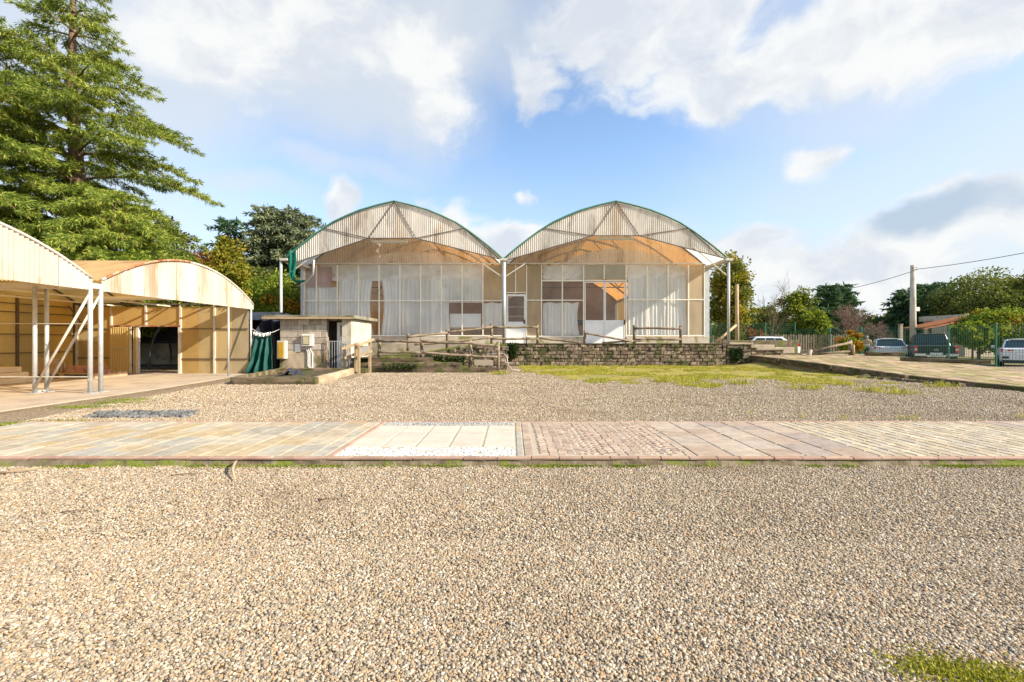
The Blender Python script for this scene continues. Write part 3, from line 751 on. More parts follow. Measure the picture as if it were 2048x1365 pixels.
    def pane(p0, p1, y0, y1, mat='pane', name='pane'):
        b = MB(); i = .02; b.box(PX(p0, YF) + i, PX(p1, YF) - i, YF - .012, YF - .004, PZ(y1, YF) + i, PZ(y0, YF) - i); b.build(name, M[mat], g)
    LM = [609, 633, 675, 717, 758.5, 800, 841.5, 883, 924.5, 966, 1005]
    for px in LM[:-1]: mull(px, 531, 673, .055 if px != 609 else .09)
    for a, c in zip(LM, LM[1:]): trans(a + 1.2, c - 1.2, 602); trans(a + 1.2, c - 1.2, 672, .06)
    for k, (a, c) in enumerate(zip(LM, LM[1:])):
        pane(a, c, 530, 602, 'cream_pane' if k == 9 else 'pane'); pane(a, c, 602, 671)
    RM = [1053, 1083, 1124.5, 1167]
    for px in RM: mull(px, 531, 674)
    mull(1031, 531, 585); mull(1011, 531, 690, .05)
    pane(1011, 1031, 530, 586, 'cream_pane'); pane(1031, 1053, 530, 586, 'cream_pane'); trans(1012, 1052, 586)
    for k, (a, c) in enumerate(zip(RM, RM[1:])):
        pane(a, c, 530, 602 if k == 0 else 562, 'cream_pane' if k == 0 else 'pane')
        if k: pane(a, c, 562, 602); trans(a + 1.2, c - 1.2, 562, .07)
        pane(a, c, 602, 673, 'cream_pane' if k == 0 else 'pane'); trans(a + 1.2, c - 1.2, 601); trans(a + 1.2, c - 1.2, 673, .06)
    mull(1208, 531, 559); mull(1252, 531, 674)
    pane(1168, 1208, 530, 561, 'grey_pane'); pane(1208, 1251, 530, 561, 'grey_pane'); trans(1168, 1251, 562)
    RR = [1252, 1294, 1336, 1376.5, 1409]
    for px in RR[1:-1]: mull(px, 531, 674)
    mull(1408.5, 531, 674)
    for k, (a, c) in enumerate(zip(RR, RR[1:])):
        m = 'cream_pane' if k == 3 else 'pane'; pane(a, c, 530, 600, m); pane(a, c, 600, 673, m); trans(a + 1.2, c - 1.2, 600); trans(a + 1.2, c - 1.2, 672, .06)
    # corner columns
    for px, w in ((604, .12), (1414.5, .2)):
        b = MB(); x = PX(px, YF); b.box(x - w / 2, x + w / 2, YF - .02, YF + .14, ZT - .1, ZB + .03); b.build('corner_post', M['steel'], g)
    # single white door
    d = empty_part('door', (PX(1032, YF), YF, ZT), g)
    fr = lambda b, p0, p1, y0, y1, ya=-.03, yb=.02: b.box(PX(p0, YF), PX(p1, YF), YF + ya, YF + yb, PZ(y1, YF), PZ(y0, YF))
    b = MB(); fr(b, 1012.5, 1016.5, 589, 690.5); fr(b, 1048, 1052, 589, 690.5); fr(b, 1016.5, 1048, 589, 593); fr(b, 1016.5, 1048, 644, 652); b.build('door_frame', M['white_paint'], d)
    b = MB(); fr(b, 1016.5, 1048, 652, 690.5, -.02, .015); b.build('door_panel', M['white_paint'], d)
    b = MB(); fr(b, 1016.5, 1048, 593, 644, -.006, .002); b.build('pane', M['pane'], d)
    b = MB(); fr(b, 1047, 1050, 640, 648, -.06, -.03); b.build('handle', M['black_plastic'], d)
    # double glazed doors
    for (p0, p1) in ((1169, 1209), (1209.5, 1250)):
        d = empty_part('glazed_door', (PX(p0, YF), YF, ZT), g)
        b = MB(); fr(b, p0, p0 + 2, 564, 690.5); fr(b, p1 - 2, p1, 564, 690.5); fr(b, p0 + 2, p1 - 2, 564, 566); fr(b, p0 + 2, p1 - 2, 641, 645); b.build('door_frame', M['white_paint'], d)
        b = MB(); fr(b, p0 + 2, p1 - 2, 645, 690.5, -.015, .015); b.build('door_panel', M['white_paint'], d)
        b = MB(); fr(b, p0 + 2, p1 - 2, 566, 641, -.006, .002); b.build('pane', M['pane'], d)
    b = MB(); fr(b, 1247.5, 1249.5, 640, 650, -.07, -.03); b.build('handle', M['black_plastic'], d)
    # canopy posts and braces
    for px, zb in ((562, ZT - .9), (1008, ZT - .1), (1457, ZT - .05)):
        x = PX(px, YC); b = MB(); b.tube([(x, YC, zb), (x, YC, ZE)], .062 if px != 1008 else .085, 10); b.build('post', M['steel'], g, True)
    for i, x in enumerate(BX):
        b = MB(); b.box(x - .16, x + .16, YC - .12, 42, ZE - .05, ZE + .05); b.build('gutter', M['steel_tan'], g)
    for (x0, y0, z0, x1, y1, z1) in ((BX[1], YC, PZ(556, YC), PX(966, YC), YC, PZ(528, YC)), (BX[1], YC, PZ(556, YC), PX(1050, YC), YC, PZ(528, YC)),
                                     (BX[2], YC, PZ(554, YC), PX(1387, YC), YC, PZ(495, YC)), (BX[0] + .05, YC, PZ(552, YC), PX(613, YC), YC, PZ(522, YC)),
                                     (BX[0], YC + .1, ZE - .1, XL, YF, ZB - .3), (BX[2], YC + .1, ZE - .1, XR, YF, ZB - .1)):
        b = MB(); b.bar((x0, y0, z0), (x1, y1, z1), .04); b.build('brace', M['steel_tan'], g)
    b = MB(); b.tube([(PX(626, YC), YC + .1, PZ(519, YC)), (PX(614, YC), YC + .6, PZ(545, YC)), (PX(609, YF), YF - .08, PZ(570, YF)), (PX(608, YF), YF - .08, PZ(660, YF))], .045, 8)
    b.build('downpipe', M['white_paint'], g, True)
    # side walls of the house, dull sheeting, and the back end
    for x, m in ((XL - .02, 'olive_wall'), (XR + .1, 'cream_pane')):
        for k in range(6):
            b = MB(); y0, y1 = YF + .15 + k * 3.2, YF + .12 + (k + 1) * 3.2; b.box(x - .01, x + .01, y0, y1, ZT - .05, ZE + .1); b.build('side_sheet', M[m], g)
    for i in (0, 1):
        b = MB(); xs = np.linspace(BX[i], BX[i + 1] if i == 0 else XR + .1, 24); b.grid([[(x, 42, ZT) for x in xs], [(x, 42, ZE) for x in xs], [(x, 42, arch_z(x, -.02)) for x in xs]]); b.build('end_wall', M['end_wall'], g)
    # pinkish sheet in the corner by the left end and cloudy inner film that closes the arch behind the glazing
    b = MB(); b.box(PX(611, YF), PX(662, YF), YF + .09, YF + .1, PZ(575, YF), PZ(534, YF)); b.build('pink_sheet', sheet_mat('faded_pink_sheet', (.66, .46, .46), .4), g)
    yi = YF + 1.3
    for i, (a, c, top) in enumerate(((640, 1000, 505), (1085, 1385, 498))):
        b = MB(); xs = np.linspace(PX(a, yi), PX(c, yi), 40); mid = (xs[0] + xs[-1]) / 2; hw = (xs[-1] - xs[0]) / 2
        zt = PZ(top, yi); zb = PZ(556, yi); rows = []
        for f in np.linspace(0, 1, 7):
            rows.append([(x, yi + .05 * math.sin(x * 9 + f * 4) * (1 - f) + .03 * mnoise.noise((x * 2, f * 3, 1)), zb + (max(.05, (zt - zb) * (1 - abs((x - mid) / hw) ** 2.2)) ) * f) for x in xs])
        b.grid(rows); b.build('inner_film', M['film'], g, True)
greenhouse()
# floor inside
b = MB(); b.box(PX(609, YF), PX(1410, YF), YF + .12, 41.9, ZT - .02, ZT + .01); props(b.build('concrete_floor', M['concrete']), 'concrete floor inside the big greenhouse', kind='structure')

# ---- curtains
def curtain(p0, p1, y0, y1, label, seed, Y=YF + .12, gather=0.):
    rs = random.Random(seed); n = 44; b = MB(); rows = []
    ph = rs.uniform(0, 6); fr = rs.uniform(9, 13)
    for j in range(15):
        f = j / 14; z = PZ(y0, Y) + (PZ(y1, Y) - PZ(y0, Y)) * f; row = []
        for i in range(n + 1):
            u = i / n; x = PX(p0, Y) + (PX(p1, Y) - PX(p0, Y)) * u
            am = .010 + .022 * f
            yy = Y + am * math.sin(fr * u * 6.28 * (p1 - p0) / 90 + ph + 1.6 * mnoise.noise((u * 3, f * 1.5, seed))) + .05 * mnoise.noise((u * 4, f * 3, seed + 9))
            if gather:                       # pulled towards one edge lower down
                t_ = math.sin(math.pi * min(1, f * 1.1)) * gather; x += (PX(p0, Y) - x) * t_ * (1 - 0) * .6 if gather > 0 else (PX(p1, Y) - x) * (-t_) * .6
            row.append((x, yy, z - .03 * math.sin(u * 9 + seed) * (1 if j == 0 else 0)))
        rows.append(row)
    b.grid(rows); o = b.build('curtain', M['cloth'], None, True)
    return props(o, label, 'curtain', 'white curtains behind the greenhouse glazing')
curtain(612, 676, 574, 671, 'pale curtain in the glazing corner beside the pink sheet', 1)
curtain(678, 745, 560, 671, 'white curtain left of the dark gap in the glazing above the hut', 2, gather=.12)
curtain(762, 800, 560, 671, 'narrow white curtain just right of the dark gap above the hut', 3, gather=-.25)
curtain(800, 862, 560, 671, 'white curtain behind the middle panes of the left arch', 4)
curtain(862, 900, 560, 671, 'white curtain beside the yellowish board behind the left arch', 5, gather=.1)
curtain(886, 966, 558, 606, 'short upper curtain above the stacked white boards', 6)
curtain(968, 1004, 606, 657, 'small grey-white curtain next to the single door', 7)
curtain(1086, 1126, 606, 671, 'half-height curtain under the dark windows beside the cream panes', 8)
curtain(1126, 1158, 606, 671, 'half-height curtain gathered beside the glazed double door', 9, gather=.18)
curtain(1256, 1294, 557, 671, 'white curtain right beside the frame of the glazed double door', 10)
curtain(1294, 1337, 552, 671, 'white curtain behind the middle panes of the right arch', 11)
curtain(1338, 1374, 557, 671, 'white curtain next to the cream panes at the right end', 12)
for k, (p0, p1, y0, y1, lb) in enumerate(((640, 966, 530, 563, 'crumpled plastic sheet hung along the top of the left glazing'), (1086, 1166, 531, 560, 'crumpled plastic strip above the dark windows'), (1255, 1375, 531, 562, 'sagging plastic sheet hung along the top of the right glazing'))):
    Y = YF + .2; b = MB(); rows = []
    for j in range(9):
        f = j / 8; rows.append([(PX(p0, Y) + (PX(p1, Y) - PX(p0, Y)) * u, Y + .05 * mnoise.noise((u * (p1 - p0) / 14, f * 4, k)) + .03 * math.sin(f * 9 + u * 20), PZ(y0, Y) + (PZ(y1, Y) - PZ(y0, Y)) * f + .05 * mnoise.noise((u * 9, f, k + 4)) * f) for u in np.linspace(0, 1, 90)])
    b.grid(rows); props(b.build('plastic_sheet', M['film'], None, True), lb, 'plastic sheet')
# tube lamps hung under the fascia
for (p0, p1, py, lb) in ((743, 815, 483, 'cream tube lamp hung under the left arch'), (1195, 1267, 477, 'cream tube lamp hung under the right arch')):
    Y = YC + .35; r = empty('tube_lamp', (PX((p0 + p1) / 2, Y), Y, PZ(py, Y)), lb, 'lamp', 'tube lamps under the greenhouse arches')
    b = MB(); b.box(PX(p0, Y), PX(p1, Y), Y - .05, Y + .05, PZ(py + 2, Y), PZ(py - 2, Y)); b.build('housing', M['white_frame'], r)
    b = MB(); b.tube([(PX(p0 + 2, Y), Y, PZ(py + 2.8, Y)), (PX(p1 - 2, Y), Y, PZ(py + 2.8, Y))], .02, 8); b.build('tube', M['white_paint'], r)
    for q in (.15, .85):
        b = MB(); x = PX(p0 + (p1 - p0) * q, Y); b.bar((x, Y, PZ(py - 2, Y)), (x, Y, PZ(py - 2, Y) + .12), .015); b.build('hanger', M['dark_steel'], r)
# twisted strip of film and torn green net
b = MB(); Y = YF - .1; rows = []
for j in range(16):
    f = j / 15; a = f * 7; cx = PX(757, Y) + .06 * math.sin(f * 9); z = PZ(487, Y) + (PZ(516, Y) - PZ(487, Y)) * f; w = .1 * (1 - .5 * f)
    rows.append([(cx - w * math.cos(a), Y - w * math.sin(a) * .6, z), (cx, Y - .02, z), (cx + w * math.cos(a), Y + w * math.sin(a) * .6, z)])
b.grid(rows); props(b.build('film_strip', M['film'], None, True), 'twisted strip of plastic film dangling under the left arch', 'plastic strip')
b = MB(); rows = []
net = [(572, 508, 20), (574, 520, 20), (576, 532, 17), (578, 543, 12), (580, 553, 9), (585, 561, 8), (592, 566, 6), (602, 566, 4), (610, 563, 3)]
for j, (px, py, w) in enumerate(net):
    Y = YC - .02 - .03 * math.sin(j); row = []
    for i in range(13):
        u = i / 12; dx = w * u if j < 5 else 0; dy = 0 if j < 5 else -w * u
        x = PX(px + dx, Y); row.append((x, Y + .06 * math.sin(u * 11 + j), PZ(py - (0 if j else 14 * u) + dy, Y)))
    rows.append(row)
b.grid(rows); props(b.build('shade_net', M['net'], None, True), 'torn bright green net hanging from the corner of the left arch', 'net')
# things seen inside
def table(px, Y, w, d, h, lb, cloth=True):
    x = PX(px, Y); r = empty('table', (x, Y, ZT), lb, 'table')
    b = MB(); b.box(x - w / 2, x + w / 2, Y - d / 2, Y + d / 2, ZT + h - .06, ZT + h); b.build('tabletop', M['dark_table'] if cloth else M['white_paint'], r)
    if cloth:
        b = MB(); b.box(x - w / 2 - .01, x + w / 2 + .01, Y - d / 2 - .02, Y - d / 2 - .008, ZT + h - .3, ZT + h - .002); b.build('valance', M['dark_table'], r)
    for sx in (-1, 1):
        for sy in (-1, 1):
            b = MB(); xx, yy = x + sx * (w / 2 - .08), Y + sy * (d / 2 - .08); b.box(xx - .03, xx + .03, yy - .03, yy + .03, ZT + .01, ZT + h - .06); b.build('leg', M['dark_table'], r)
table(1182, 26.5, 1.75, .9, 1.3, 'dark draped table seen through the glazed double door')
table(922, 24.2, 1.9, .8, .82, 'white bench seen behind the glazing of the left arch', False)
b = MB(); Y = YF + .35; b.box(PX(900, Y), PX(962, Y), Y - .02, Y + .02, PZ(655, Y), PZ(628, Y)); bevel(b.build('board', M['white_paint']), .005); 
props(bpy.data.objects['board'], 'large white board leaning inside behind the left arch glazing', 'board')
b = MB(); Y = YF + .3; b.box(PX(866, Y), PX(886, Y), Y - .02, Y + .02, PZ(633, Y), PZ(605, Y)); o = b.build('board', M['cream_pane']); bevel(o, .005); props(o, 'small yellowish board propped among the curtains of the left arch', 'board')
r = empty('shelf_rack', (PX(1032, 24.6), 24.6, ZT), 'dark shelf rack seen through the single white door', 'shelf')
for z in (.4, .9, 1.4, 1.9):
    b = MB(); b.box(PX(1012, 24.6), PX(1060, 24.6), 24.4, 24.8, ZT + z, ZT + z + .05); b.build('shelf', M['plaster'], r)
for px in (1012, 1060):
    b = MB(); x = PX(px, 24.6); b.box(x - .025, x + .025, 24.4, 24.8, ZT, ZT + 2.1); b.build('upright', M['dark_steel'], r)
# ================================================================== OPEN SHELTERS (left)
XS = -8.75; XB = -14.6; YL = 15.2; YV = 9.56; YN = 3.8
ZE2, ZA2 = 2.32, 3.22
def arch2(y):
    a, c = (YV, 15.35) if y >= YV else (YN, YV)
    m = (a + c) / 2; u = 1 - abs(y - m) / ((c - a) / 2); u = max(0, u)
    return ZE2 + (ZA2 - ZE2) * (1 - (1 - u) ** 2)
sh = empty('shelter', (XS, YV, 0), 'open double-arched shelter of amber plastic sheets on steel posts over a concrete floor', 'shelter')
def shelter():
    g = sh
    # gable sheets facing the yard
    for (a, c, n) in ((YV + .12, 15.35, 8), (YN, YV - .1, 8)):
        ys = np.linspace(a, c, n + 1)
        for k in range(n):
            y0, y1 = ys[k], ys[k + 1]; m = max(4, int((y1 - y0) / CP * 5)); b = MB(); lo, hi = [], []
            for i in range(m + 1):
                y = y0 + (y1 - y0) * i / m; xx = XS + .02 + .016 * math.sin(2 * math.pi * y / CP) + (.008 if k % 2 else 0)
                lo.append((xx, y, min(2.16, arch2(y) - .02))); hi.append((xx, y, arch2(y) - .01))
            b.grid([lo, hi]); b.build('gable_sheet', M['tunnel_gable'], g, True)
    # arch ribs
    for k, x in enumerate((XS + .03, -9.88, -11.4, -13.0, XB + .05)):
        for (a, c) in ((YV + .12, 15.35), (YN, YV - .12)):
            b = MB(); b.tube([(x, y, arch2(y) + (.012 if k == 0 else -.05)) for y in np.linspace(a, c, 27)], .028 if k == 0 else .032, 6)
            b.build('arch', M['steel_tan'] if k == 0 else M['dark_steel'], g, True)
    b = MB(); b.tube([(XS + .045, y, arch2(y) + .018) for y in np.linspace(YV + .2, 12.3, 16)], .03, 6); b.build('rusty_edge', M['rust'], g, True)
    # roof sheets, corrugated across the slope
    xs = np.linspace(XB, XS + .04, 6)
    for (a, c, far) in ((YV + .12, 12.46, 0), (12.46, 15.3, 1), (YN, 6.66, 0), (6.66, YV - .12, 0)):
        for k in range(5):
            x0, x1 = xs[k], xs[k + 1]; n = int((x1 - x0) / CP * 4); b = MB(); rows = []
            c2 = c - (1.05 if far and k >= 2 else 0)          # lowest sheets are missing on the far slope
            for y in np.linspace(a, c2, 11):
                rows.append([(x0 + (x1 - x0) * i / n, y, arch2(y) + .014 * math.sin(2 * math.pi * (x0 + (x1 - x0) * i / n) / CP)) for i in range(n + 1)])
            b.grid(rows); b.build('roof_sheet', M['roof_tan'], g, True)
    # valley gutter
    b = MB(); b.box(XB, XS + .02, YV - .1, YV + .1, 2.2, 2.31); b.build('gutter', M['steel_tan'], g)
    # posts
    for (x, y, r, z) in ((XS, YV - .12, .043, 2.3), (XS, YV + .12, .043, 2.3), (-9.9, YV - .12, .04, 2.22), (-9.9, YV + .12, .04, 2.22), (XS, 14.04, .028, 2.2), (XS, 15.25, .035, 2.3),
                      (-11.4, YV, .05, 2.2), (-13.0, YV, .05, 2.2)):
        if x < -10: continue
        b = MB(); b.tube([(x, y, .0), (x, y, z)], r, 12); b.build('post', M['steel'], g, True)
        b = MB(); b.box(x - .1, x + .1, y - .09, y + .09, .016, .03); b.build('base_plate', M['steel'], g)
    for dy in (-.12, .12):
        b = MB(); b.tube([(-9.9, YV + dy - .03, .08), (XS, YV + dy - .03, 2.05)], .024, 8); b.build('brace', M['steel_tan'], g, True)
    for z, w in ((1.46, .012), (.36, .022)):
        b = MB(); b.bar((XB, YV - .15, z), (XS, YV - .15, z), w); b.build('rail', M['steel_tan'], g)
    b = MB(); b.bar((-9.9, YV - .1, .05), (-9.9, YV + .1, .05), .03); b.build('tie', M['steel_tan'], g)
    # lower chords of bay roofs
    for x in (-11.4, -13.0):
        b = MB(); b.bar((x, YV, 2.26), (x, 15.2, 2.26), .04); b.build('tie_bar', M['steel_tan'], g)
    # side wall at YL: posts, rails, panels
    zt = 2.30
    P = lambda px: PX(px, YL)
    cols = [155, 190, 224, 292, 362, 430, 497]
    for px in (155, 224, 362, 430):
        b = MB(); x = P(px); b.box(x - .03, x + .03, YL - .05, YL + .01, 0, zt); b.build('wall_post', M['steel_tan'], g)
    b = MB(); x = P(293); b.box(x - .025, x + .025, YL - .05, YL + .01, PZ(652, YL), zt); b.build('wall_post', M['steel_tan'], g)
    b = MB(); b.box(P(150), P(500), YL - .06, YL + .02, zt, zt + .06); b.build('wall_plate', M['dark_steel'], g)
    for (a, c, pys) in ((156, 222, (658, 716)), (364, 429, (658, 718)), (432, 497, (658, 718))):
        for py in pys:
            b = MB(); b.bar((P(a), YL - .03, PZ(py, YL)), (P(c), YL - .03, PZ(py, YL)), .025); b.build('wall_rail', M['dark_steel'], g)
    for (a, c, t_, bt, m) in ((156, 190, 614, 749, 'olive_wall'), (190.3, 223, 614, 749, 'amber_wall'), (225, 291, 614, 651, 'amber_wall'), (295, 361, 614, 651, 'amber_wall'),
                              (363, 397, 614, 749, 'amber_wall'), (397.3, 429, 614, 749, 'olive_wall'), (431, 464, 614, 749, 'olive_wall'), (464.3, 497, 614, 749, 'cream_pane')):
        b = MB(); b.box(P(a), P(c), YL - .004, YL + .006, .02, PZ(t_, YL)) if bt > 700 else b.box(P(a), P(c), YL - .004, YL + .006, PZ(bt, YL), PZ(t_, YL))
        b.build('wall_sheet', M[m], g)
    # doorway head, jambs, sliding corrugated leaf
    b = MB(); b.box(P(224), P(363), YL - .07, YL - .03, PZ(654, YL), PZ(651, YL)); b.build('door_track', M['rust'], g)
    for px in (277, 361):
        b = MB(); x = P(px); b.box(x - .04, x + .04, YL - .06, YL + .02, .0, PZ(654, YL)); b.build('jamb', M['steel_tan'], g)
    d = empty_part('sliding_door', (P(246), YL - .1, 0), g)
    n = 70; b = MB(); xs = np.linspace(P(226), P(265), n + 1)
    b.grid([[(x, YL - .11 + .018 * math.sin(2 * math.pi * x / .075), z) for x in xs] for z in (.03, PZ(655, YL))]); b.build('leaf', M['amber_wall'], d, True)
    b = MB(); b.box(P(265), P(268), YL - .13, YL - .09, .03, PZ(655, YL)); b.build('stile', M['steel_tan'], d)
    b = MB(); b.bar((P(227), YL - .14, PZ(697, YL)), (P(252), YL - .14, PZ(697, YL)), .02); b.build('door_bar', M['steel_tan'], d)
    n = 16; b = MB(); xs = np.linspace(P(269), P(276), n + 1); b.grid([[(x, YL - .04 + .016 * math.sin(2 * math.pi * x / .075), z) for x in xs] for z in (.03, PZ(655, YL))]); b.build('side_strip', M['amber_wall'], g, True)
    b = MB(); b.bar((P(452), YL - .02, .15), (P(495), YL - .02, 2.1), .02); b.build('wall_brace', M['dark_steel'], g)
    b = MB(); b.bar((P(160), YL - .4, 2.25), (P(185), YL - .3, 1.55), .03); b.build('wall_brace', M['dark_steel'], g)
    # back wall
    for k, (y0, y1, m) in enumerate(((YN, 7.0, 'olive_wall'), (7.02, 10.2, 'olive_wall'), (10.22, 13.4, 'olive_wall'), (13.42, 14.3, 'olive_wall'), (14.32, 15.2, 'amber_wall'))):
        b = MB(); b.box(XB - .006, XB + .004, y0, y1, .02, 2.45); b.build('back_sheet', M[m], g)
    for y in (7.0, 10.2, 13.4, 15.15):
        b = MB(); b.box(XB, XB + .06, y - .03, y + .03, 0, 2.4); b.build('wall_post', M['dark_steel'], g)
    for z in (.75, 1.3, 1.95, 2.2):
        b = MB(); b.bar((XB + .04, YN, z), (XB + .04, 15.15, z), .025); b.build('wall_rail', M['dark_steel'], g)
    b = MB(); b.bar((XB + .03, 14.3, .55), (XB + .03, 14.3, 1.6), .03); b.bar((XB + .03, 14.3, 1.6), (XB + .03, 15.1, 1.6), .03); b.build('hatch_frame', M['dark_steel'], g)
    # gable of the back, above the wall
    for (a, c) in ((YV, 15.3), (YN, YV)):
        b = MB(); ys = np.linspace(a + .12, c - .05, 20); b.grid([[(XB, y, 2.44) for y in ys], [(XB, y, max(2.45, arch2(y))) for y in ys]]); b.build('back_gable', M['roof_tan'], g)
shelter()
# tube lamp along the far bay
r = empty('tube_lamp', (-10.6, 12.6, 2.3), 'long cream tube lamp hung under the gable of the open shelter', 'lamp')
b = MB(); b.box(-11.6, -9.3, 12.55, 12.65, 2.27, 2.33); b.build('housing', M['white_frame'], r)
b = MB(); b.tube([(-11.5, 12.6, 2.255), (-9.4, 12.6, 2.255)], .018, 8); b.build('tube', M['white_paint'], r)
# pallet with bricks, planks and pale panels inside the shelter
r = empty('pallet', (-13.0, 13.6, .02), 'low wooden pallet loaded with bricks in the open shelter', 'pallet')
for k in range(6):
    b = MB(); b.box(-14.0, -12.0, 13.1 + k * .19, 13.23 + k * .19, .14, .17); b.build('deck_board', M['plankwood'], r)
for k in range(3):
    b = MB(); b.box(-13.95 + k * .9, -13.8 + k * .9, 13.1, 14.2, .02, .14); b.build('bearer', M['plankwood'], r)
bm_ = chamfer_mesh('brick', .26, .13, .1, .008, M['brick_pile'])
for k in range(14):
    o = place('brick', bm_, None, None, (-12.85 + (k % 4) * .27, 13.3 + ((k // 4) % 2) * .16, .275 + .102 * (k // 8)), (0, 0, random.uniform(-.04, .04)))
    props(o, 'reddish brick in the lower layer on the shelter pallet' if k < 8 else 'reddish brick in the upper layer on the shelter pallet', 'brick', 'bricks on the pallet')
for k in range(3):
    b = MB(); b.box(-13.9 + .05 * k, -13.2, 13.2 + .1 * k, 13.26 + .1 * k, .17, .62 - .08 * k); o = b.build('board', M['plankwood']); props(o, ['tallest brown board standing on the pallet against the back wall', 'middle-sized brown board standing on the pallet', 'shortest brown board standing on the pallet'][k], 'board', 'boards standing on the pallet')
for k in range(3):
    b = MB(); b.box(-13.9, -12.55 - .1 * k, 10.85, 12.0 - .08 * k, .02 + k * .14, .155 + k * .14); o = b.build('panel_stack', M['pale_block']); bevel(o, .01)
    props(o, ['pale flat panel at the bottom of the stack by the back wall', 'pale flat panel in the middle of the stack by the back wall', 'pale flat panel topping the stack by the back wall'][k], 'panel', 'pale panels stacked in the shelter')

# ------------------------------------------------------------------ dark tunnel behind the shelter
r = empty('tarp_tunnel', (-8.9, 17.5, 0), 'low dark tarpaulin tunnel between the open shelter and the block hut', 'tunnel')
def tun(y0, y1, h, a): 
    return ((y0 + y1) / 2 - math.cos(a) * (y1 - y0) / 2, h * math.sin(a) ** .7)
TY0, TY1, TH = 15.45, 19.6, 2.2
rows = []
for x in np.linspace(-17, -8.9, 30):
    rows.append([(x, tun(TY0, TY1, TH, a)[0], tun(TY0, TY1, TH, a)[1] + .03 * mnoise.noise((x * 1.5, a * 2, 0))) for a in np.linspace(.9, math.pi, 24)])
b = MB(); b.grid(rows); b.build('cover', M['tarp_dark'], r, True)
b = MB(); rows = []
for f in np.linspace(0, 1, 16):
    rows.append([(-8.9 + .05 * math.sin(y * 9 + f * 2), y, .02 + f * (max(.05, TH * max(0, 1 - abs((y - 17.5) / 2.07) ** 3) ** .5) - .02)) for y in np.linspace(TY0 + .02, TY1 - .02, 40)])
b.grid(rows); b.build('end_flap', M['tarp_dark'], r, True)
for x in (-16, -14.6, -13.4, -12.4, -11.4, -10.4, -9.4):
    b = MB(); b.tube([(x, *tun(TY0 + .1, TY1 - .1, TH - .08, a)) for a in np.linspace(.02, math.pi - .02, 20)], .03, 6); b.build('hoop', M['black_tube'], r, True)
for a in (2.2, 2.75):
    b = MB(); q = tun(TY0 + .12, TY1 - .12, TH - .1, a); b.bar((-17, *q), (-9, *q), .03); b.build('purlin', M['black_tube'], r)
b = MB(); b.box(-17, -8.9, TY1 - .12, TY1 - .1, .1, 1.0); b.build('inner_film', M['roof_slab'], r)

# rope with a draped green tarpaulin
props(MB().tube([(PX(500, 15.25), 15.25, PZ(655, 15.25)), (PX(512, 15.25), 15.3, PZ(664, 15.3)), (PX(532, 15.3), 15.32, PZ(669, 15.3)), (PX(548, 15.4), 15.4, PZ(664, 15.4)), (PX(559, 15.9), 15.9, PZ(659, 15.9))], .008, 6).build('rope', M['white_paint'], None, True), 'thin sagging rope tied between the shelter and the block hut', 'rope')
b = MB(); rows = []
for j in range(20):
    f = j / 19; z = PZ(668, 15.3) * (1 - f) + .03 * f
    xa = PX(508 - 20 * f ** 1.6, 15.3); xb = PX(543 + 9 * f ** .8, 15.3); row = []
    for i in range(61):
        u = i / 60; am = .04 + .11 * f
        row.append((xa + (xb - xa) * u, 15.3 - .15 * f + am * math.sin(u * 23 + 1.5 * mnoise.noise((u * 3, f, 3))) + .06 * mnoise.noise((u * 5, f * 4, 7)), z + .03 * math.sin(u * 3.1) * (1 - f) * -1))
    rows.append(row)
b.grid(rows); o = solidify(b.build('tarpaulin', M['tarp_green'], None, True), .008); props(o, 'dark green tarpaulin draped over the rope, flaring to the ground', 'tarpaulin')
b = MB(); rows = []
for j in range(6):
    f = j / 5; rows.append([(PX(508 + 35 * u, 15.25), 15.21 + .03 * math.sin(u * 30), PZ(664.5 + 6 * f, 15.25) - .05 * math.sin(u * 3.1) + .015 * math.sin(u * 40)) for u in np.linspace(0, 1, 40)])
b.grid(rows); o = solidify(b.build('white_hem', M['film'], None, True), .01); props(o, 'crumpled white plastic folded along the top of the green tarpaulin', 'plastic sheet')

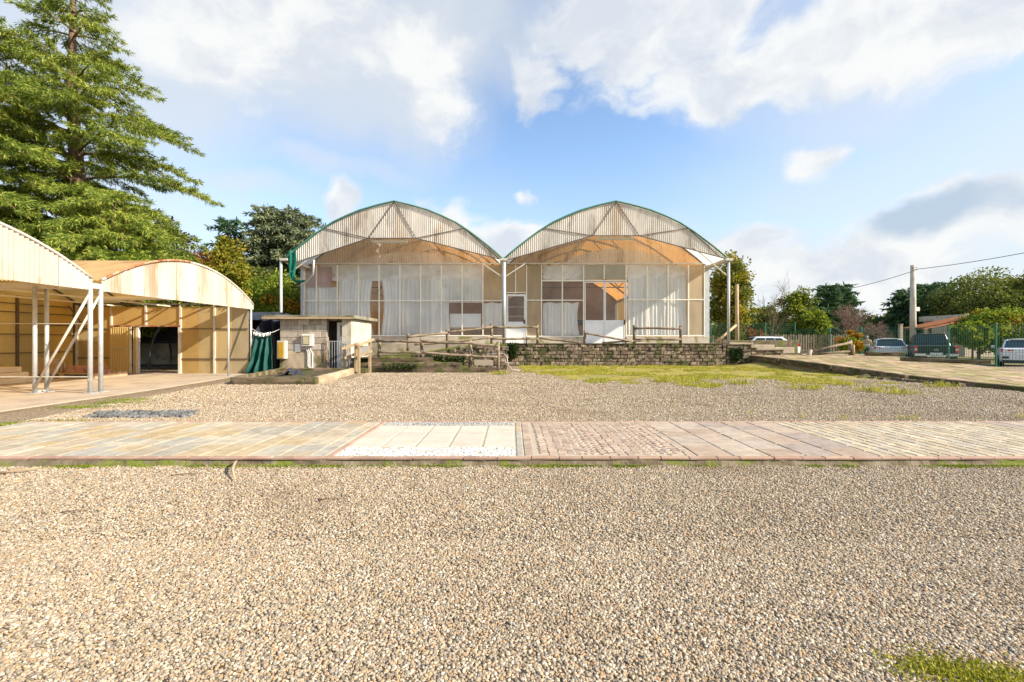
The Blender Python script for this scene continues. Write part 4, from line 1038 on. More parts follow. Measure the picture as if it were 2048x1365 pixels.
# ================================================================== BLOCK HUT
YH = 16.0
hut = empty('block_hut', (PX(630, YH), YH, 0), 'small flat-roofed concrete block hut with a barred gate beside the shelter', 'hut')
def hut_build():
    g = hut; P = lambda px: PX(px, YH); Z = lambda py: PZ(py, YH)
    x0, xd0, xd1, x1 = P(560), P(654), P(684), P(702)
    zt = Z(638)
    b = MB(); b.box(x0 + .03, xd0 - .01, YH + .03, YH + .2, 0, zt - .01); b.build('wall_core', M['mortar'], g)
    bm = chamfer_mesh('block', .395, .19, .06, .008, M['block'])
    rows = 5; hb = (zt - .78) / rows
    for r_ in range(rows):
        x = x0 - (0 if r_ % 2 else .2); z = .78 + hb * (r_ + .5)
        while x < xd0 - .04:
            a, c = max(x, x0), min(x + .41, xd0)
            if c - a > .06:
                o = place('block', bm, None, g, ((a + c) / 2, YH - random.uniform(0, .012), z), (R(90), 0, 0), ((c - a - .012) / .395, (hb - .012) / .19, 1))
            x += .41
    b = MB(); n = 30; rr = []
    for f in np.linspace(0, 1, 10): rr.append([(x0 + (xd0 - x0) * i / n, YH - .006 + .012 * mnoise.noise((i * .4, f * 5, 2)), .77 * f) for i in range(n + 1)])
    b.grid(rr); b.build('render_coat', M['plaster_low'], g, True)
    # left, back and right walls
    b = MB(); b.box(x0, x0 + .18, YH + .2, 18.3, 0, zt - .01); b.build('side_wall', M['plaster'], g)
    b = MB(); b.box(x0 + .18, x1 - .18, 18.12, 18.3, 0, zt - .01); b.build('back_wall', M['plaster'], g)
    b = MB(); b.box(x1 - .17, x1, YH + .01, 18.3, 0, zt - .01); b.build('side_wall', M['plaster'], g)
    b = MB(); b.box(xd1, x1 - .175, YH, YH + .17, 0, zt - .01); b.build('pier', M['plaster'], g)
    b = MB(); b.box(xd0, xd1, YH + .01, YH + .16, zt - .07, zt - .01); b.build('lintel', M['log'], g)
    # roof
    b = MB(); b.box(P(530), x1 + .16, YH - .2, 18.6, zt, zt + .12); o = b.build('roof', M['roof_slab'], g); bevel(o, .012)
    b = MB(); b.box(P(530) - .01, x1 + .17, YH - .215, YH - .202, zt - .015, zt + .05); b.build('fascia_board', M['plankwood'], o)
    # door, ajar behind the gate
    d = empty_part('door', (xd1, YH + .2, 0), g)
    xa, xb = P(668), xd1 - .02
    b = MB(); b.box(xa, xb, YH + .28, YH + .32, .1, zt - .12); b.build('door_leaf', M['white_paint'], d)
    b = MB(); b.box(P(676), xb - .03, YH + .26, YH + .278, Z(671), Z(652)); b.build('pane', M['car_glass'], d)
    for (q0, q1, z0, z1) in ((P(674.5), P(676), Z(673), Z(650)), (P(676), xb - .02, Z(652), Z(650)), (P(676), xb - .02, Z(673), Z(671))):
        b = MB(); b.box(q0, q1, YH + .255, YH + .279, z0, z1); b.build('pane_frame', M['plankwood'], d)
    b = MB(); b.box(P(680), P(684), YH + .25, YH + .279, Z(677), Z(675)); b.build('letter_slot', M['dark_steel'], d)
    # barred gate
    gt = empty_part('gate', (xd0, YH - .03, 0), g)
    for k in range(10):
        x = xd0 + .03 + (P(702) - xd0 - .06) * k / 9; b = MB(); b.bar((x, YH - .06, .06), (x, YH - .06, Z(683)), .014); b.build('bar', M['steel'], gt)
    for z in (.08, Z(683)):
        b = MB(); b.bar((xd0 + .02, YH - .06, z), (P(702), YH - .06, z), .022); b.build('gate_rail', M['steel'], gt)
    b = MB(); b.bar((xd0 + .0, YH - .06, .0), (xd0 + .0, YH - .06, Z(681)), .03); b.build('gate_post', M['rust'], gt)
    # ochre gas cabinet
    c = empty_part('gas_cabinet', (P(571), YH - .1, Z(718)), g)
    b = MB(); b.box(P(560), P(576), YH - .22, YH - .012, Z(718), Z(682)); o = b.build('cabinet_body', M['box_grey'], c); bevel(o, .012)
    b = MB(); b.box(P(563.3), P(572.7), YH - .232, YH - .221, Z(716), Z(685)); b.build('cabinet_door', M['yellow'], c)
    # electricity meter
    m = empty_part('meter_box', (P(616), YH - .08, Z(693)), g)
    b = MB(); b.box(P(606), P(628.5), YH - .13, YH - .014, Z(693), Z(669)); o = b.build('meter_housing', M['box_white'], m); bevel(o, .015, 2)
    b = MB(); b.box(P(608.5), P(622), YH - .14, YH - .131, Z(690.5), Z(672)); o = b.build('gasket', M['meterseal'], m); bevel(o, .004)
    b = MB(); b.box(P(610), P(620.5), YH - .148, YH - .1405, Z(689), Z(673.5)); b.build('window', M['meterglass'], m)
    for k, (pa, pb_, yb) in enumerate(((614, 617, 735), (617.5, 620.5, 736), (621, 626, 738))):
        b = MB(); pts = [(P(pa), YH - .04, Z(694)), (P(pa + .5), YH - .04, Z(700)), (P(pb_), YH - .04, Z(706)), (P(pb_), YH - .04, Z(yb - 3))]
        pts += [(P(pb_ + 2), YH - .04, Z(yb)), (P(pb_ + (15 if k == 2 else 4)), YH - .04, Z(yb + .5))]
        b.tube(pts, .018, 8); b.build('conduit', M['white_paint'], m, True)
    b = MB(); b.box(P(590), P(601.5), YH - .022, YH - .014, Z(704), Z(688.5)); b.build('notice_sheet', M['paper'], g)
hut_build()

# ================================================================== SLEEPERS, RAMPS, LOG FENCES
def sleeper(a, c, w, h, label, mat='sleeper', name='sleeper', group=None, seed=0):
    """weathered timber baulk from a to c (points on its bottom centre line)"""
    a, c = Vector(a), Vector(c); d = c - a; L_ = d.length; n = max(4, int(L_ / .12)); ux = d.normalized(); s = Vector((-ux.y, ux.x, 0)).normalized()
    b = MB(); rows = []
    prof_ = [(-.5, 0), (-.5, .45), (-.46, .93), (-.4, 1), (.4, 1), (.46, .93), (.5, .45), (.5, 0), (-.5, 0)]
    for i in range(n + 1):
        p = a + d * (i / n); row = []
        for (q, z) in prof_:
            e = mnoise.noise((p.x * 3 + q * 5, p.y * 3 + seed, z * 6)) * .022
            v = p + s * (q * w + (e if abs(q) > .3 else 0)); row.append((v.x, v.y, v.z + z * h + (e * .8 if z > .4 else 0)))
        rows.append(row)
    b.grid(rows); k = len(b.v); m = len(prof_)
    b.f.append(tuple(range(m - 1))); b.m.append(0); b.f.append(tuple(range(k - m, k - 1))[::-1]); b.m.append(0)
    o = b.build(name, M[mat]); 
    return props(o, label, 'sleeper', group)
sleeper((PX(465, 11.5), 11.5, 0), (PX(612, 11.5), 11.5, 0), .16, .19, 'dark mossy timber along the front of the planter box')
sleeper((PX(612.5, 11.5), 11.5, 0), (PX(633, 11.5), 11.5, 0), .17, .19, 'short timber end at the front corner of the planter box', seed=4)
sleeper((PX(632, 11.62), 11.62, 0), (PX(704, 15.2), 15.2, 0), .15, .19, 'timber in a painted sunlit tone along the side of the planter box', 'sleeper_sunlit')
sleeper((PX(466, 11.65), 11.65, 0), (PX(556, 15.15), 15.15, 0), .15, .18, 'mossy timber along the far left side of the planter box')
sleeper((PX(557, 15.25), 15.25, 0), (PX(700, 15.35), 15.35, 0), .15, .19, 'timber along the back of the planter box below the hut gate')
b = MB(); b.grid([[(x, y, .1 + .05 * mnoise.noise((x * 2, y * 2, 0))) for x in np.linspace(PX(470, 11.6) + (y - 11.6) * -.06, PX(628, 11.6) - (y - 11.6) * .1, 24)] for y in np.linspace(11.55, 15.2, 24)])
props(b.build('planter_soil', M['soil'], None, True), 'dark soil filling the timber planter box', kind='stuff')
b = MB(); rows = []
for j in range(7):
    f = j / 6; rows.append([(PX(562 + 34 * u, 13.2), 13.0 + f * .7, .12 + .16 * math.sin(u * 3.1) * (1 - abs(f - .5)) + .05 * math.sin(u * 12 + f * 7)) for u in np.linspace(0, 1, 18)])
b.grid(rows); props(solidify(b.build('plastic_sheet', M['tarp_dark'], None, False), .006), 'crumpled dark plastic sheet lying in the planter box', 'plastic sheet')
# tiers of sleepers that hold the lower ramp
for k, (p0, p1, z, y) in enumerate(((738, 995, 0., 15.9), (742, 868, .175, 16.0), (868.5, 922, .175, 16.02), (745, 866, .35, 16.1))):
    sleeper((PX(p0, y), y, z), (PX(p1, y), y, z - (.1 if k == 0 else 0) * 0), .2, .172, ['long rotten sleeper at the bottom of the ramp edge', 'mossy sleeper in the middle tier left of the ramp edge', 'short weathered sleeper ending the middle tier of the ramp edge', 'rotten mossy sleeper topping the ramp edge'][k], group='sleepers stacked along the ramp', seed=k * 3)
for k, (y, z, p0, p1) in enumerate(((15.75, 0, 690, 736), (16.1, .17, 704, 740), (16.5, .34, 708, 744))):
    sleeper((PX(p0, y), y, z), (PX(p1, y), y, z), .3, .17, ['lowest timber step beside the hut', 'middle timber step beside the hut', 'top timber step beside the hut'][k], group='timber steps beside the hut', seed=k + 30)
# ramp earth (lower leg climbs to the left, upper leg climbs back to the terrace)
def ramp():
    b = MB(); rows = []
    xs = np.linspace(PX(705, 16.5), PX(1012, 16.5), 40)
    zl = lambda x: .50 * smoothstep(PX(1000, 16.2), PX(770, 16.2), x)
    zu = lambda x: .50 + .46 * smoothstep(PX(780, 18.6), PX(985, 18.6), x)
    for y, f in ((16.0, zl), (16.5, zl), (17.2, zl), (17.55, zl), (17.65, zu), (18.4, zu), (19.4, zu), (20.5, zu)):
        rows.append([(x, y, f(x) + .025 * mnoise.noise((x * 2, y * 2, 3))) for x in xs])
    b.grid(rows); b.grid([[(xs[-1], y, f(xs[-1])) for y, f in ((16.0, zl), (17.5, zl), (17.65, zu), (20.5, zu))], [(xs[-1], y, -.1) for y in (16, 17.5, 17.65, 20.5)]])
    o = b.build('ramp', M['soil'], None, True); props(o, 'mossy earth ramp that doubles back up to the terrace', kind='structure')
    return zl, zu
zl, zu = ramp()
# small rubble wall between the two legs
sw = empty('rubble_wall', (PX(930, 17.6), 17.6, 0), 'low mossy rubble wall between the two legs of the ramp', 'wall')
bmw = [chamfer_mesh('stone_block', .3, .15, .16, .02, M['tuff']) for _ in range(3)]
for k in range(84):
    px = 835 + (k % 14) * 13; row = k // 14; x = PX(px + (6 if row % 2 else 0), 17.6); z = zl(x) + .06 + row * .15
    if z + .05 < zu(x): place('stone_block', bmw[k % 3], None, sw, (x, 17.47 + random.uniform(-.03, .03), z), (R(90) + random.uniform(-.1, .1), random.uniform(-.05, .05), random.uniform(-.06, .06)), (random.uniform(.7, 1.05), random.uniform(.8, 1.1), 1))
# log fences
def log(a, c, r, label, group, rc=None, name='log_rail'):
    a, c = Vector(a), Vector(c); n = max(3, int((c - a).length / .25)); b = MB(); pts = []
    for i in range(n + 1):
        p = a + (c - a) * (i / n); e = .012 * mnoise.noise((p.x * 2, p.y * 3, p.z * 2)); pts.append((p.x + e, p.y + e, p.z + e))
    b.tube(pts, [r * (1 + .12 * mnoise.noise((i * .7, a.x, a.z))) for i in range(n + 1)], 9)
    o = b.build(name, M['log'], None, True); return props(o, label, 'post' if 'post' in name else 'rail', group)
def fence(name, label, posts, rails, Yp, r=.05):
    root = empty(name, (PX(posts[0][0], Yp[0]), Yp[0], PZ(posts[0][2], Yp[0])), label, 'fence')
    for i, (px, t_, bt) in enumerate(posts):
        b = MB(); Y = Yp[min(i, len(Yp) - 1)]; x = PX(px, Y); z0, z1 = PZ(bt, Y), PZ(t_, Y)
        b.tube([(x, Y, z0 - .1), (x + .012, Y, (z0 + z1) / 2), (x, Y, z1)], [r * 1.15, r, r * 1.05], 10); b.build('post', M['log'], root, True)
    for (pa, ya, Ya, pb_, yb, Yb) in rails:
        b = MB(); A, B = Vector((PX(pa, Ya), Ya - .06, PZ(ya, Ya))), Vector((PX(pb_, Yb), Yb - .06, PZ(yb, Yb)))
        b.tube([A + (B - A) * f + Vector((0, 0, .012 * math.sin(f * 7 + pa))) for f in np.linspace(0, 1, 7)], r * .78, 9); b.build('rail', M['log'], root, True)
    return root
fence('log_fence', 'log fence descending along the lower ramp behind the sleepers', [(758, 675, 717), (843, 678, 723), (940, 681, 738), (996, 684, 744)],
      [(753, 682, 16.1, 846, 684, 16.1), (843, 684, 16.1, 942, 687, 16.1), (938, 687, 16.1, 997, 693, 16.1), (757, 704, 16.1, 845, 706, 16.1), (842, 706, 16.1, 942, 712, 16.1), (938, 712, 16.1, 995, 715, 16.1)], [16.2], .058)
fence('log_fence', 'log fence climbing along the upper ramp to the terrace door', [(816, 668, 702), (894, 660, 697), (983, 648, 692), (1075, 650, 688)],
      [(816, 674, 18.0, 895, 666, 19), (893, 666, 19, 985, 654.5, 19.8), (982, 655, 19.8, 1076, 655, 20.3), (830, 690, 18.2, 895, 684, 19), (893, 685, 19, 985, 675, 19.8), (982, 678, 19.8, 1076, 678, 20.3)], [18.0, 19.0, 19.8, 20.3], .06)
fence('log_fence', 'two-rail log fence on the retaining wall in front of the right curtains', [(1268, 651, 688), (1361, 652, 688)],
      [(1268, 657, 20.4, 1361, 657.5, 20.4), (1268, 679.5, 20.4, 1361, 679, 20.4)], [20.4], .062)
o = log((PX(1170, 20.4), 20.4, ZT - .1), (PX(1170, 20.4), 20.4, PZ(662, 20.4)), .06, 'lone short log post on the retaining wall before the glazed doors', 'loose logs on the retaining wall', name='log_post')
log((PX(1078, 20.35), 20.35, PZ(677, 20.3)), (PX(1160, 20.35), 20.35, PZ(685.5, 20.4)), .042, 'fallen rail slanting from the fence end to the wall top', 'loose logs on the retaining wall')
log((PX(1172, 20.3), 20.3, PZ(667, 20.3)), (PX(1266, 20.3), 20.3, PZ(684, 20.3)), .045, 'fallen rail slanting down from the lone short post', 'loose logs on the retaining wall')
log((PX(1205, 20.3), 20.34, PZ(686, 20.3)), (PX(1290, 20.3), 20.34, PZ(681, 20.3)), .045, 'rail lying along the wall top below the glazed doors', 'loose logs on the retaining wall')
# handrail of the steps
hr = empty('handrail', (PX(711, 15.6), 15.6, 0), 'pale timber handrail of the steps beside the block hut', 'handrail')
for (px, t_, bt, Y) in ((688, 698, 746, 15.7), (711.5, 687, 744, 15.55), (717.5, 690, 750, 15.2), (739.5, 685, 747, 15.75)):
    b = MB(); x = PX(px, Y); b.box(x - .04, x + .04, Y - .04, Y + .04, max(0, PZ(bt, Y)), PZ(t_, Y)); b.build('post', M['plankwood'], hr)
for (pa, ya, pb_, yb, Y) in ((684, 698, 715, 687, 15.6), (689, 717, 712, 706, 15.6), (715, 692, 745, 679, 15.45), (717, 713, 741, 702, 15.45)):
    b = MB(); b.bar((PX(pa, Y), Y, PZ(ya, Y)), (PX(pb_, Y), Y + .2, PZ(yb, Y + .2)), .05, .085); b.build('rail', M['plankwood'], hr)
b = MB(); b.box(PX(718, 15.62), PX(739, 15.62), 15.6, 15.62, PZ(712, 15.6), PZ(692, 15.6)); b.build('infill_board', M['box_grey'], hr)
# retaining wall of rough blocks
rw = empty('retaining_wall', (PX(1235, YW), YW, 0), 'long low wall of rough mossy blocks holding up the greenhouse terrace', 'wall')
b = MB(); b.box(PX(1013, YW), PX(1452, YW), YW + .05, YW + .17, -.1, ZT - .09); b.build('wall_core', M['tuff'], rw)
bmt = [chamfer_mesh('stone_block', .38, .155, .16, c, M['tuff']) for c in (.014, .02, .028)]
nr = 6; hb = (ZT - .02) / nr
for r_ in range(nr):
    x = PX(1013, YW) - (.19 if r_ % 2 else 0); xe = PX(1452, YW)
    while x < xe - .05:
        w = random.uniform(.32, .44); a, c = max(x, PX(1013, YW)), min(x + w, xe)
        if c - a > .08: place('stone_block', random.choice(bmt), None, rw, ((a + c) / 2, YW - random.uniform(-.02, .03), hb * (r_ + .5)), (R(90) + random.uniform(-.06, .06), random.uniform(-.03, .03), random.uniform(-.03, .03)), ((c - a - .012) / .38, (hb - .012) / .155, 1))
        x += w
b = MB(); b.box(PX(1012, YW), PX(1453, YW), YW - .03, YW + .2, ZT - .035, ZT); o = b.build('coping', M['soil'], rw)
# stepped end of the wall
st = empty('stepped_wall', (PX(1560, 21.4), 21.4, 0), 'mossy block wall stepping down beside the gravel mound', 'wall')
steps = [(1453, 1503, 690), (1503, 1514, 697), (1514, 1567, 701), (1567, 1604, 708), (1604, 1640, 715), (1640, 1676, 722)]
for k, (p0, p1, t_) in enumerate(steps):
    Y = 20.3 + 2.2 * (p0 - 1453) / 223
    x0, x1 = PX(p0, Y), PX(p1, Y); zt = PZ(t_, Y); zb = -.05; n = max(1, int(round((zt - zb) / .16))); hh = (zt - zb) / n
    b = MB(); b.box(x0, x1, Y + .06, Y + .5, zb, zt - .02); b.build('wall_core', M['soil'], st)
    for r_ in range(n):
        x = x0
        while x < x1 - .04:
            w = min(random.uniform(.3, .42), x1 - x); place('stone_block', random.choice(bmt), None, st, (x + w / 2, Y + random.uniform(-.03, .03), zb + hh * (r_ + .5)), (R(90), 0, random.uniform(-.04, .04)), ((w - .012) / .38, (hh - .01) / .155, 1)); x += w
    b = MB(); b.box(x0 - .03, x1 + .02, Y - .04, Y + .5, zt - .02, zt + .03); o = b.build('cap', M['sleeper'], st); bevel(o, .01)
for k, (p0, p1, y0, y1) in enumerate(((1458, 1508, 686, 696), (1508, 1550, 690, 702), (1550, 1590, 695, 712))):
    Y = 22.6 + k * .2; b = MB(); b.box(PX(p0, Y), PX(p1, Y) - .02, Y, Y + .5, PZ(y1, Y) - .2, PZ(y0, Y)); o = b.build('concrete_block', M['concrete']); bevel(o, .02)
    props(o, ['highest pale concrete block behind the stepped wall', 'middle pale concrete block behind the stepped wall', 'lowest pale concrete block behind the stepped wall'][k], 'block', 'pale concrete blocks behind the stepped wall')
# gravel mound and stray stones
b = MB(); rows = []
for j in range(14):
    a = j / 13; rows.append([(PX(1580, 19.2) + u * 2.2, 19.3 + (a - .5) * 3.4, gh(12, 19) + .26 * max(0, (1 - u * u)) * math.sin(a * math.pi) ** 1.2 - .01 + .02 * mnoise.noise((u * 5, a * 5, 0))) for u in np.linspace(-1, 1, 24)])
b.grid(rows); props(b.build('gravel_mound', M['ground'], None, True), 'low grey gravel mound at the foot of the stepped wall', kind='stuff')
# hose
props(MB().tube([(PX(974, 17.4), 17.4, PZ(706, 17.4)), (PX(984, 17.4), 17.3, PZ(709, 17.4)), (PX(1008, 17.3), 17.3, PZ(708, 17.3)), (PX(1014, 17), 17, PZ(716, 17)), (PX(1016, 16.6), 16.6, .25), (PX(1024, 16.5), 16.5, .06), (PX(1040, 16.5), 16.5, .03)], .016, 8).build('hose', M['box_grey'], None, True), 'pale flexible hose hanging from the ramp wall to the ground', 'hose')
b = MB(); Y = 16.6; b.box(PX(948, Y), PX(985, Y), Y, Y + .06, PZ(733, Y), PZ(722, Y)); o = b.build('concrete_slab', M['concrete']); o.rotation_euler = (0, .03, 0); props(o, 'loose grey concrete slab on the lower ramp behind the log fence', 'slab')

# ================================================================== PAVED PATH (right)
def zpath(y): return .06 + .40 * smoothstep(9.5, 22, y)
def path():
    xl = lambda y: 11.25 - .05 * (y - 10); xr = lambda y: 15.8 + .13 * (y - 12)
    b = MB(); rows = []
    for y in np.linspace(8.6, 23.5, 30): rows.append([(xl(y) + (xr(y) - xl(y)) * u, y, zpath(y) - .02) for u in np.linspace(0, 1, 12)])
    b.grid(rows)
    b.grid([[(xl(y), y, zpath(y) - .02) for y in np.linspace(8.6, 23.5, 30)], [(xl(y), y, -.3) for y in np.linspace(8.6, 23.5, 30)]])
    b.grid([[(xr(y), y, zpath(y) - .02) for y in np.linspace(8.6, 23.5, 30)], [(xr(y), y, -.5) for y in np.linspace(8.6, 23.5, 30)]])
    base = b.build('path', M['grout']); props(base, 'sloping path of tan pavers on the right', kind='structure')
    pav = pm('tan_paver', [(.28, .195, .11), (.37, .27, .16), (.42, .32, .2)], 4, .85, .5, 40, .006, rand=.25, stains=[((.22, .21, .05), 1.2, .48, .62, (1, 1, 1), .75)])
    m = chamfer_mesh('paver', .46, .46, .06, .01, pav); cnt = 0
    y = 9.0
    while y < 22.6:
        x = xl(y) + .25 + (.23 if int(y * 2) % 2 else 0)
        while x < xr(y) - .2:
            if cnt < 300: place('paver', m, None, base, (x, y, zpath(y) + random.uniform(-.006, .006)), (.035 + random.uniform(-.01, .01), random.uniform(-.01, .01), random.uniform(-.02, .02))); cnt += 1
            x += .475
        y += .475
    return xl, xr
pxl, pxr = path()
segs = [(9.2, 11.6, 'broad mossy sleeper at the path edge by the frame side'), (11.7, 12.6, 'short broken sleeper at the corner of the path edge'), (12.7, 15.4, 'long mossy sleeper along the path edge behind the weeds'), (15.5, 18.2, 'sleeper along the path edge next to the gravel mound'), (18.3, 21.6, 'farthest sleeper on the path edge under the stepped wall')]
for k, (a, c, lb) in enumerate(segs):
    sleeper((pxl(a) - .05, a, zpath(a) - .17), (pxl(c) - .05, c, zpath(c) - .17), .2, .2, lb, group='sleepers edging the path', seed=50 + k)
sleeper((PX(1800, 17.5), 17.5, zpath(17.5)), (PX(1946, 16.6), 16.0, zpath(16) ), .22, .14, 'loose long sleeper lying across the path before the cars', group='sleepers edging the path', seed=60)
sleeper((PX(1732, 20.5), 20.5, zpath(20.5)), (PX(1806, 20.0), 20.0, zpath(20)), .4, .17, 'block of bright green mossy timber lying on the path', group='sleepers edging the path', seed=61)
for k in range(9):
    y = 11.0 + k * .34; o = place('rubble_stone', bmt[k % 3], None, None, (pxl(y) - .32 - random.uniform(0, .22), y, .07 + random.uniform(-.03, .02)), (random.uniform(-.3, .3), random.uniform(-.3, .3), random.uniform(0, 3)), (random.uniform(.5, 1.1), random.uniform(.9, 1.6), 1))
    props(o, 'dark broken stone tumbled against the edge of the path', 'stone', 'broken stones by the path edge')
# wood post with a fallen rail
fr_ = empty('broken_fence', (PX(1702, 21), 21, zpath(21)), 'leaning log post with two fallen rails on the path', 'fence')
b = MB(); b.tube([(PX(1702, 21), 21, zpath(21) - .05), (PX(1700, 21), 21, PZ(680, 21))], [.1, .085], 10); b.build('post', M['log'], fr_, True)
b = MB(); b.tube([(PX(1706, 20.9), 20.85, zpath(21) - .05), (PX(1705, 20.9), 20.85, PZ(690, 20.9))], .05, 8); b.build('prop', M['plankwood'], fr_, True)
for (pa, ya, pb_, yb) in ((1618, 703, 1700, 685), (1622, 709, 1698, 703)):
    b = MB(); b.tube([(PX(pa, 21), 20.9, PZ(ya, 21)), (PX(pb_, 21), 20.9, PZ(yb, 21))], .055, 9); b.build('rail', M['log'], fr_, True)
b = MB(); Y = 20.8; b.tube([(PX(1616, Y), Y, PZ(716, Y)), (PX(1618, Y), Y, PZ(710, Y)), (PX(1622, Y), Y, PZ(700, Y))], [.14, .1, .07], 8); o = b.build('stone_stub', M['concrete'], None, True); props(o, 'small leaning pale stone stub at the end of the fallen rails', 'stone')
# ================================================================== MESH FENCE, POLES
mf = empty('mesh_fence', (21.5, 28, -.28), 'green wire mesh fence in front of the parked cars', 'fence')
FP = [(2110, 20.0), (1992, 21.4), (1897, 23.4), (1722, 27.4), (1660, 29.2), (1590, 30), (1531, 30.3), (1478, 30.6), (1422, 31)]
for k, (px, Y) in enumerate(FP):
    x = PX(px, Y); b = MB(); thick = px in (1722,)
    b.bar((x, Y, -.35), (x, Y, 1.95 if px > 1600 else 2.35), .14 if thick else .06); b.build('post', M['green_paint'], mf)
for (pa, Ya), (pb_, Yb) in zip(FP, FP[1:]):
    A = Vector((PX(pa, Ya), Ya, 0)); B = Vector((PX(pb_, Yb), Yb, 0)); n = int((B - A).length / .1); ht = 1.9 if pa > 1600 else 2.3
    b = MB()
    for i in range(1, n):
        p = A + (B - A) * (i / n); b.bar((p.x, p.y, -.2), (p.x, p.y, ht), .009 if pa > 1800 else .007)
    for z in np.arange(-.15, ht, .12): b.bar((A.x, A.y, z), (B.x, B.y, z), .007)
    o = b.build('wire_panel', M['green_paint'], mf); 
cp = empty('concrete_post', (PX(1801, 35), 35, -.28), 'slim concrete post behind the silver-white car near the utility pole', 'post')
b = MB(); b.bar((PX(1801, 35), 35, -.3), (PX(1801, 35), 35, PZ(650, 35)), .2); bevel(b.build('shaft', M['concrete'], cp), .01)
b = MB(); b.box(PX(1801, 35) - .13, PX(1801, 35) + .13, 34.87, 35.13, PZ(650, 35), PZ(648.5, 35)); b.build('cap', M['concrete'], cp)
# utility pole
YP = 36.0
up = empty('utility_pole', (PX(1826, YP), YP, -.28), 'tall pale concrete utility pole with a small box standing behind the cars', 'pole')
b = MB(); b.tube([(PX(1826, YP), YP, -.4), (PX(1826, YP), YP, PZ(531, YP))], [.24, .17], 12); b.build('shaft', M['plaster'], up, True)
b = MB(); b.box(PX(1829, YP), PX(1838, YP), YP - .1, YP + .1, PZ(623, YP), PZ(615, YP)); bevel(b.build('junction_box', M['box_white'], up), .02)
for k, z in enumerate((PZ(536, YP), PZ(541, YP))):
    b = MB(); b.box(PX(1822, YP), PX(1830, YP), YP - .16, YP - .12, z - .03, z + .03); b.build('bracket', M['dark_steel'], up)
def cable(a, c, sag, label):
    a, c = Vector(a), Vector(c); b = MB(); b.tube([a + (c - a) * f - Vector((0, 0, sag * 4 * f * (1 - f))) for f in np.linspace(0, 1, 24)], .022, 5); props(b.build('cable', M['wire'], None, True), label, 'cable')
cable((PX(1826, YP), YP - .15, PZ(540, YP)), (PX(2300, 25), 25, PZ(452, 25)), .25, 'black overhead cable running from the utility pole out to the right')
cable((PX(1826, YP), YP - .15, PZ(542, YP)), (PX(1560, 46), 46, PZ(594, 46)), .5, 'black overhead cable running from the utility pole back over the trees')
wp = empty('wooden_pole', (PX(1474, 29), 29, 0), 'bare wooden pole with a diagonal prop behind the right end of the greenhouse', 'pole')
b = MB(); b.tube([(PX(1474, 29), 29, 0), (PX(1474, 29), 29, PZ(569, 29))], [.13, .10], 10); b.build('shaft', M['plankwood'], wp, True)
b = MB(); b.tube([(PX(1436, 28), 28, PZ(682, 28)), (PX(1473, 29), 29, PZ(650, 29))], .08, 8); b.build('prop', M['plankwood'], wp, True)
# low grey wall in front of the fourth car
b = MB(); b.box(PX(1446, 27), PX(1596, 27), 27, 27.2, -.3, PZ(681, 27)); o = b.build('garden_wall', M['slab_edge']); bevel(o, .02); props(o, 'low grey stained wall hiding the lower part of a parked car', 'wall')
# wooden fence pickets far behind
pf = empty('picket_fence', (PX(1560, 38), 38, -.2), 'weathered picket fence behind the trees to the right of the greenhouse', 'fence')
for k in range(60):
    x = PX(1425, 38) + k * .21; b = MB(); b.box(x, x + .13, 38, 38.03, -.2, PZ(669 + 2 * (k % 3 == 0), 38)); b.build('picket', M['log'], pf)
for z in (.2, 1.2):
    b = MB(); b.box(PX(1425, 38), PX(1425, 38) + 12.6, 38.035, 38.07, z, z + .08); b.build('rail', M['log'], pf)
# pergola with tiled slope and a pale hut behind the vines
pg = empty('pergola', (PX(1900, 36), 36, -.28), 'open pergola with a sloping orange tiled roof behind the black pickup', 'pergola')
A0, A1 = (PX(1848, 35), 35, PZ(656, 35)), (PX(1965, 35), 35, PZ(632, 35))
for k in range(24):
    f0, f1 = k / 24, (k + .86) / 24
    p0 = [A0[i] + (A1[i] - A0[i]) * f0 for i in range(3)]; p1 = [A0[i] + (A1[i] - A0[i]) * f1 for i in range(3)]
    b = MB(); rows = []
    for j in range(6):
        a = math.pi * j / 5; o_ = .05 * math.sin(a); m = .5 - .5 * math.cos(a)
        x = p0[0] + (p1[0] - p0[0]) * m; z = p0[2] + (p1[2] - p0[2]) * m + o_; rows.append([(x, 35, z), (x, 37, z)])
    b.grid(rows); b.build('roof_tile', M['red_tile'], pg, True)
b = MB(); b.bar((A0[0], 35.05, A0[2] - .08), (A1[0], 35.05, A1[2] - .08), .1); b.build('edge_beam', M['red_tile'], pg)
for k in range(7):
    b = MB(); b.bar((A0[0], 35.2 + k * .28, A0[2] - .1), (A1[0], 35.2 + k * .28, A1[2] - .1), .09); b.build('rafter', M['log'], pg)
for px in (1852, 1905, 1960):
    for Y in (35.1, 36.9):
        b = MB(); f = (px - 1848) / 117; x = PX(px, 35); b.bar((x, Y, -.3), (x, Y, A0[2] + (A1[2] - A0[2]) * f - .12), .14); b.build('post', M['log'], pg)
gs = empty('garden_shed', (PX(1995, 40), 40, -.28), 'beige shed with a pale flat roof half hidden by vines', 'shed')
b = MB(); b.box(PX(1930, 40), PX(2110, 40), 40, 44, -.3, PZ(640, 40)); b.build('wall', M['house_wall'], gs)
b = MB(); b.box(PX(1925, 40), PX(2115, 40), 39.7, 44.3, PZ(640, 40), PZ(629, 40)); b.build('roof', M['plaster'], gs)
b = MB(); b.box(PX(1938, 40), PX(1955, 40), 39.96, 39.99, PZ(668, 40), PZ(650, 40)); b.build('window', M['car_glass'], gs)

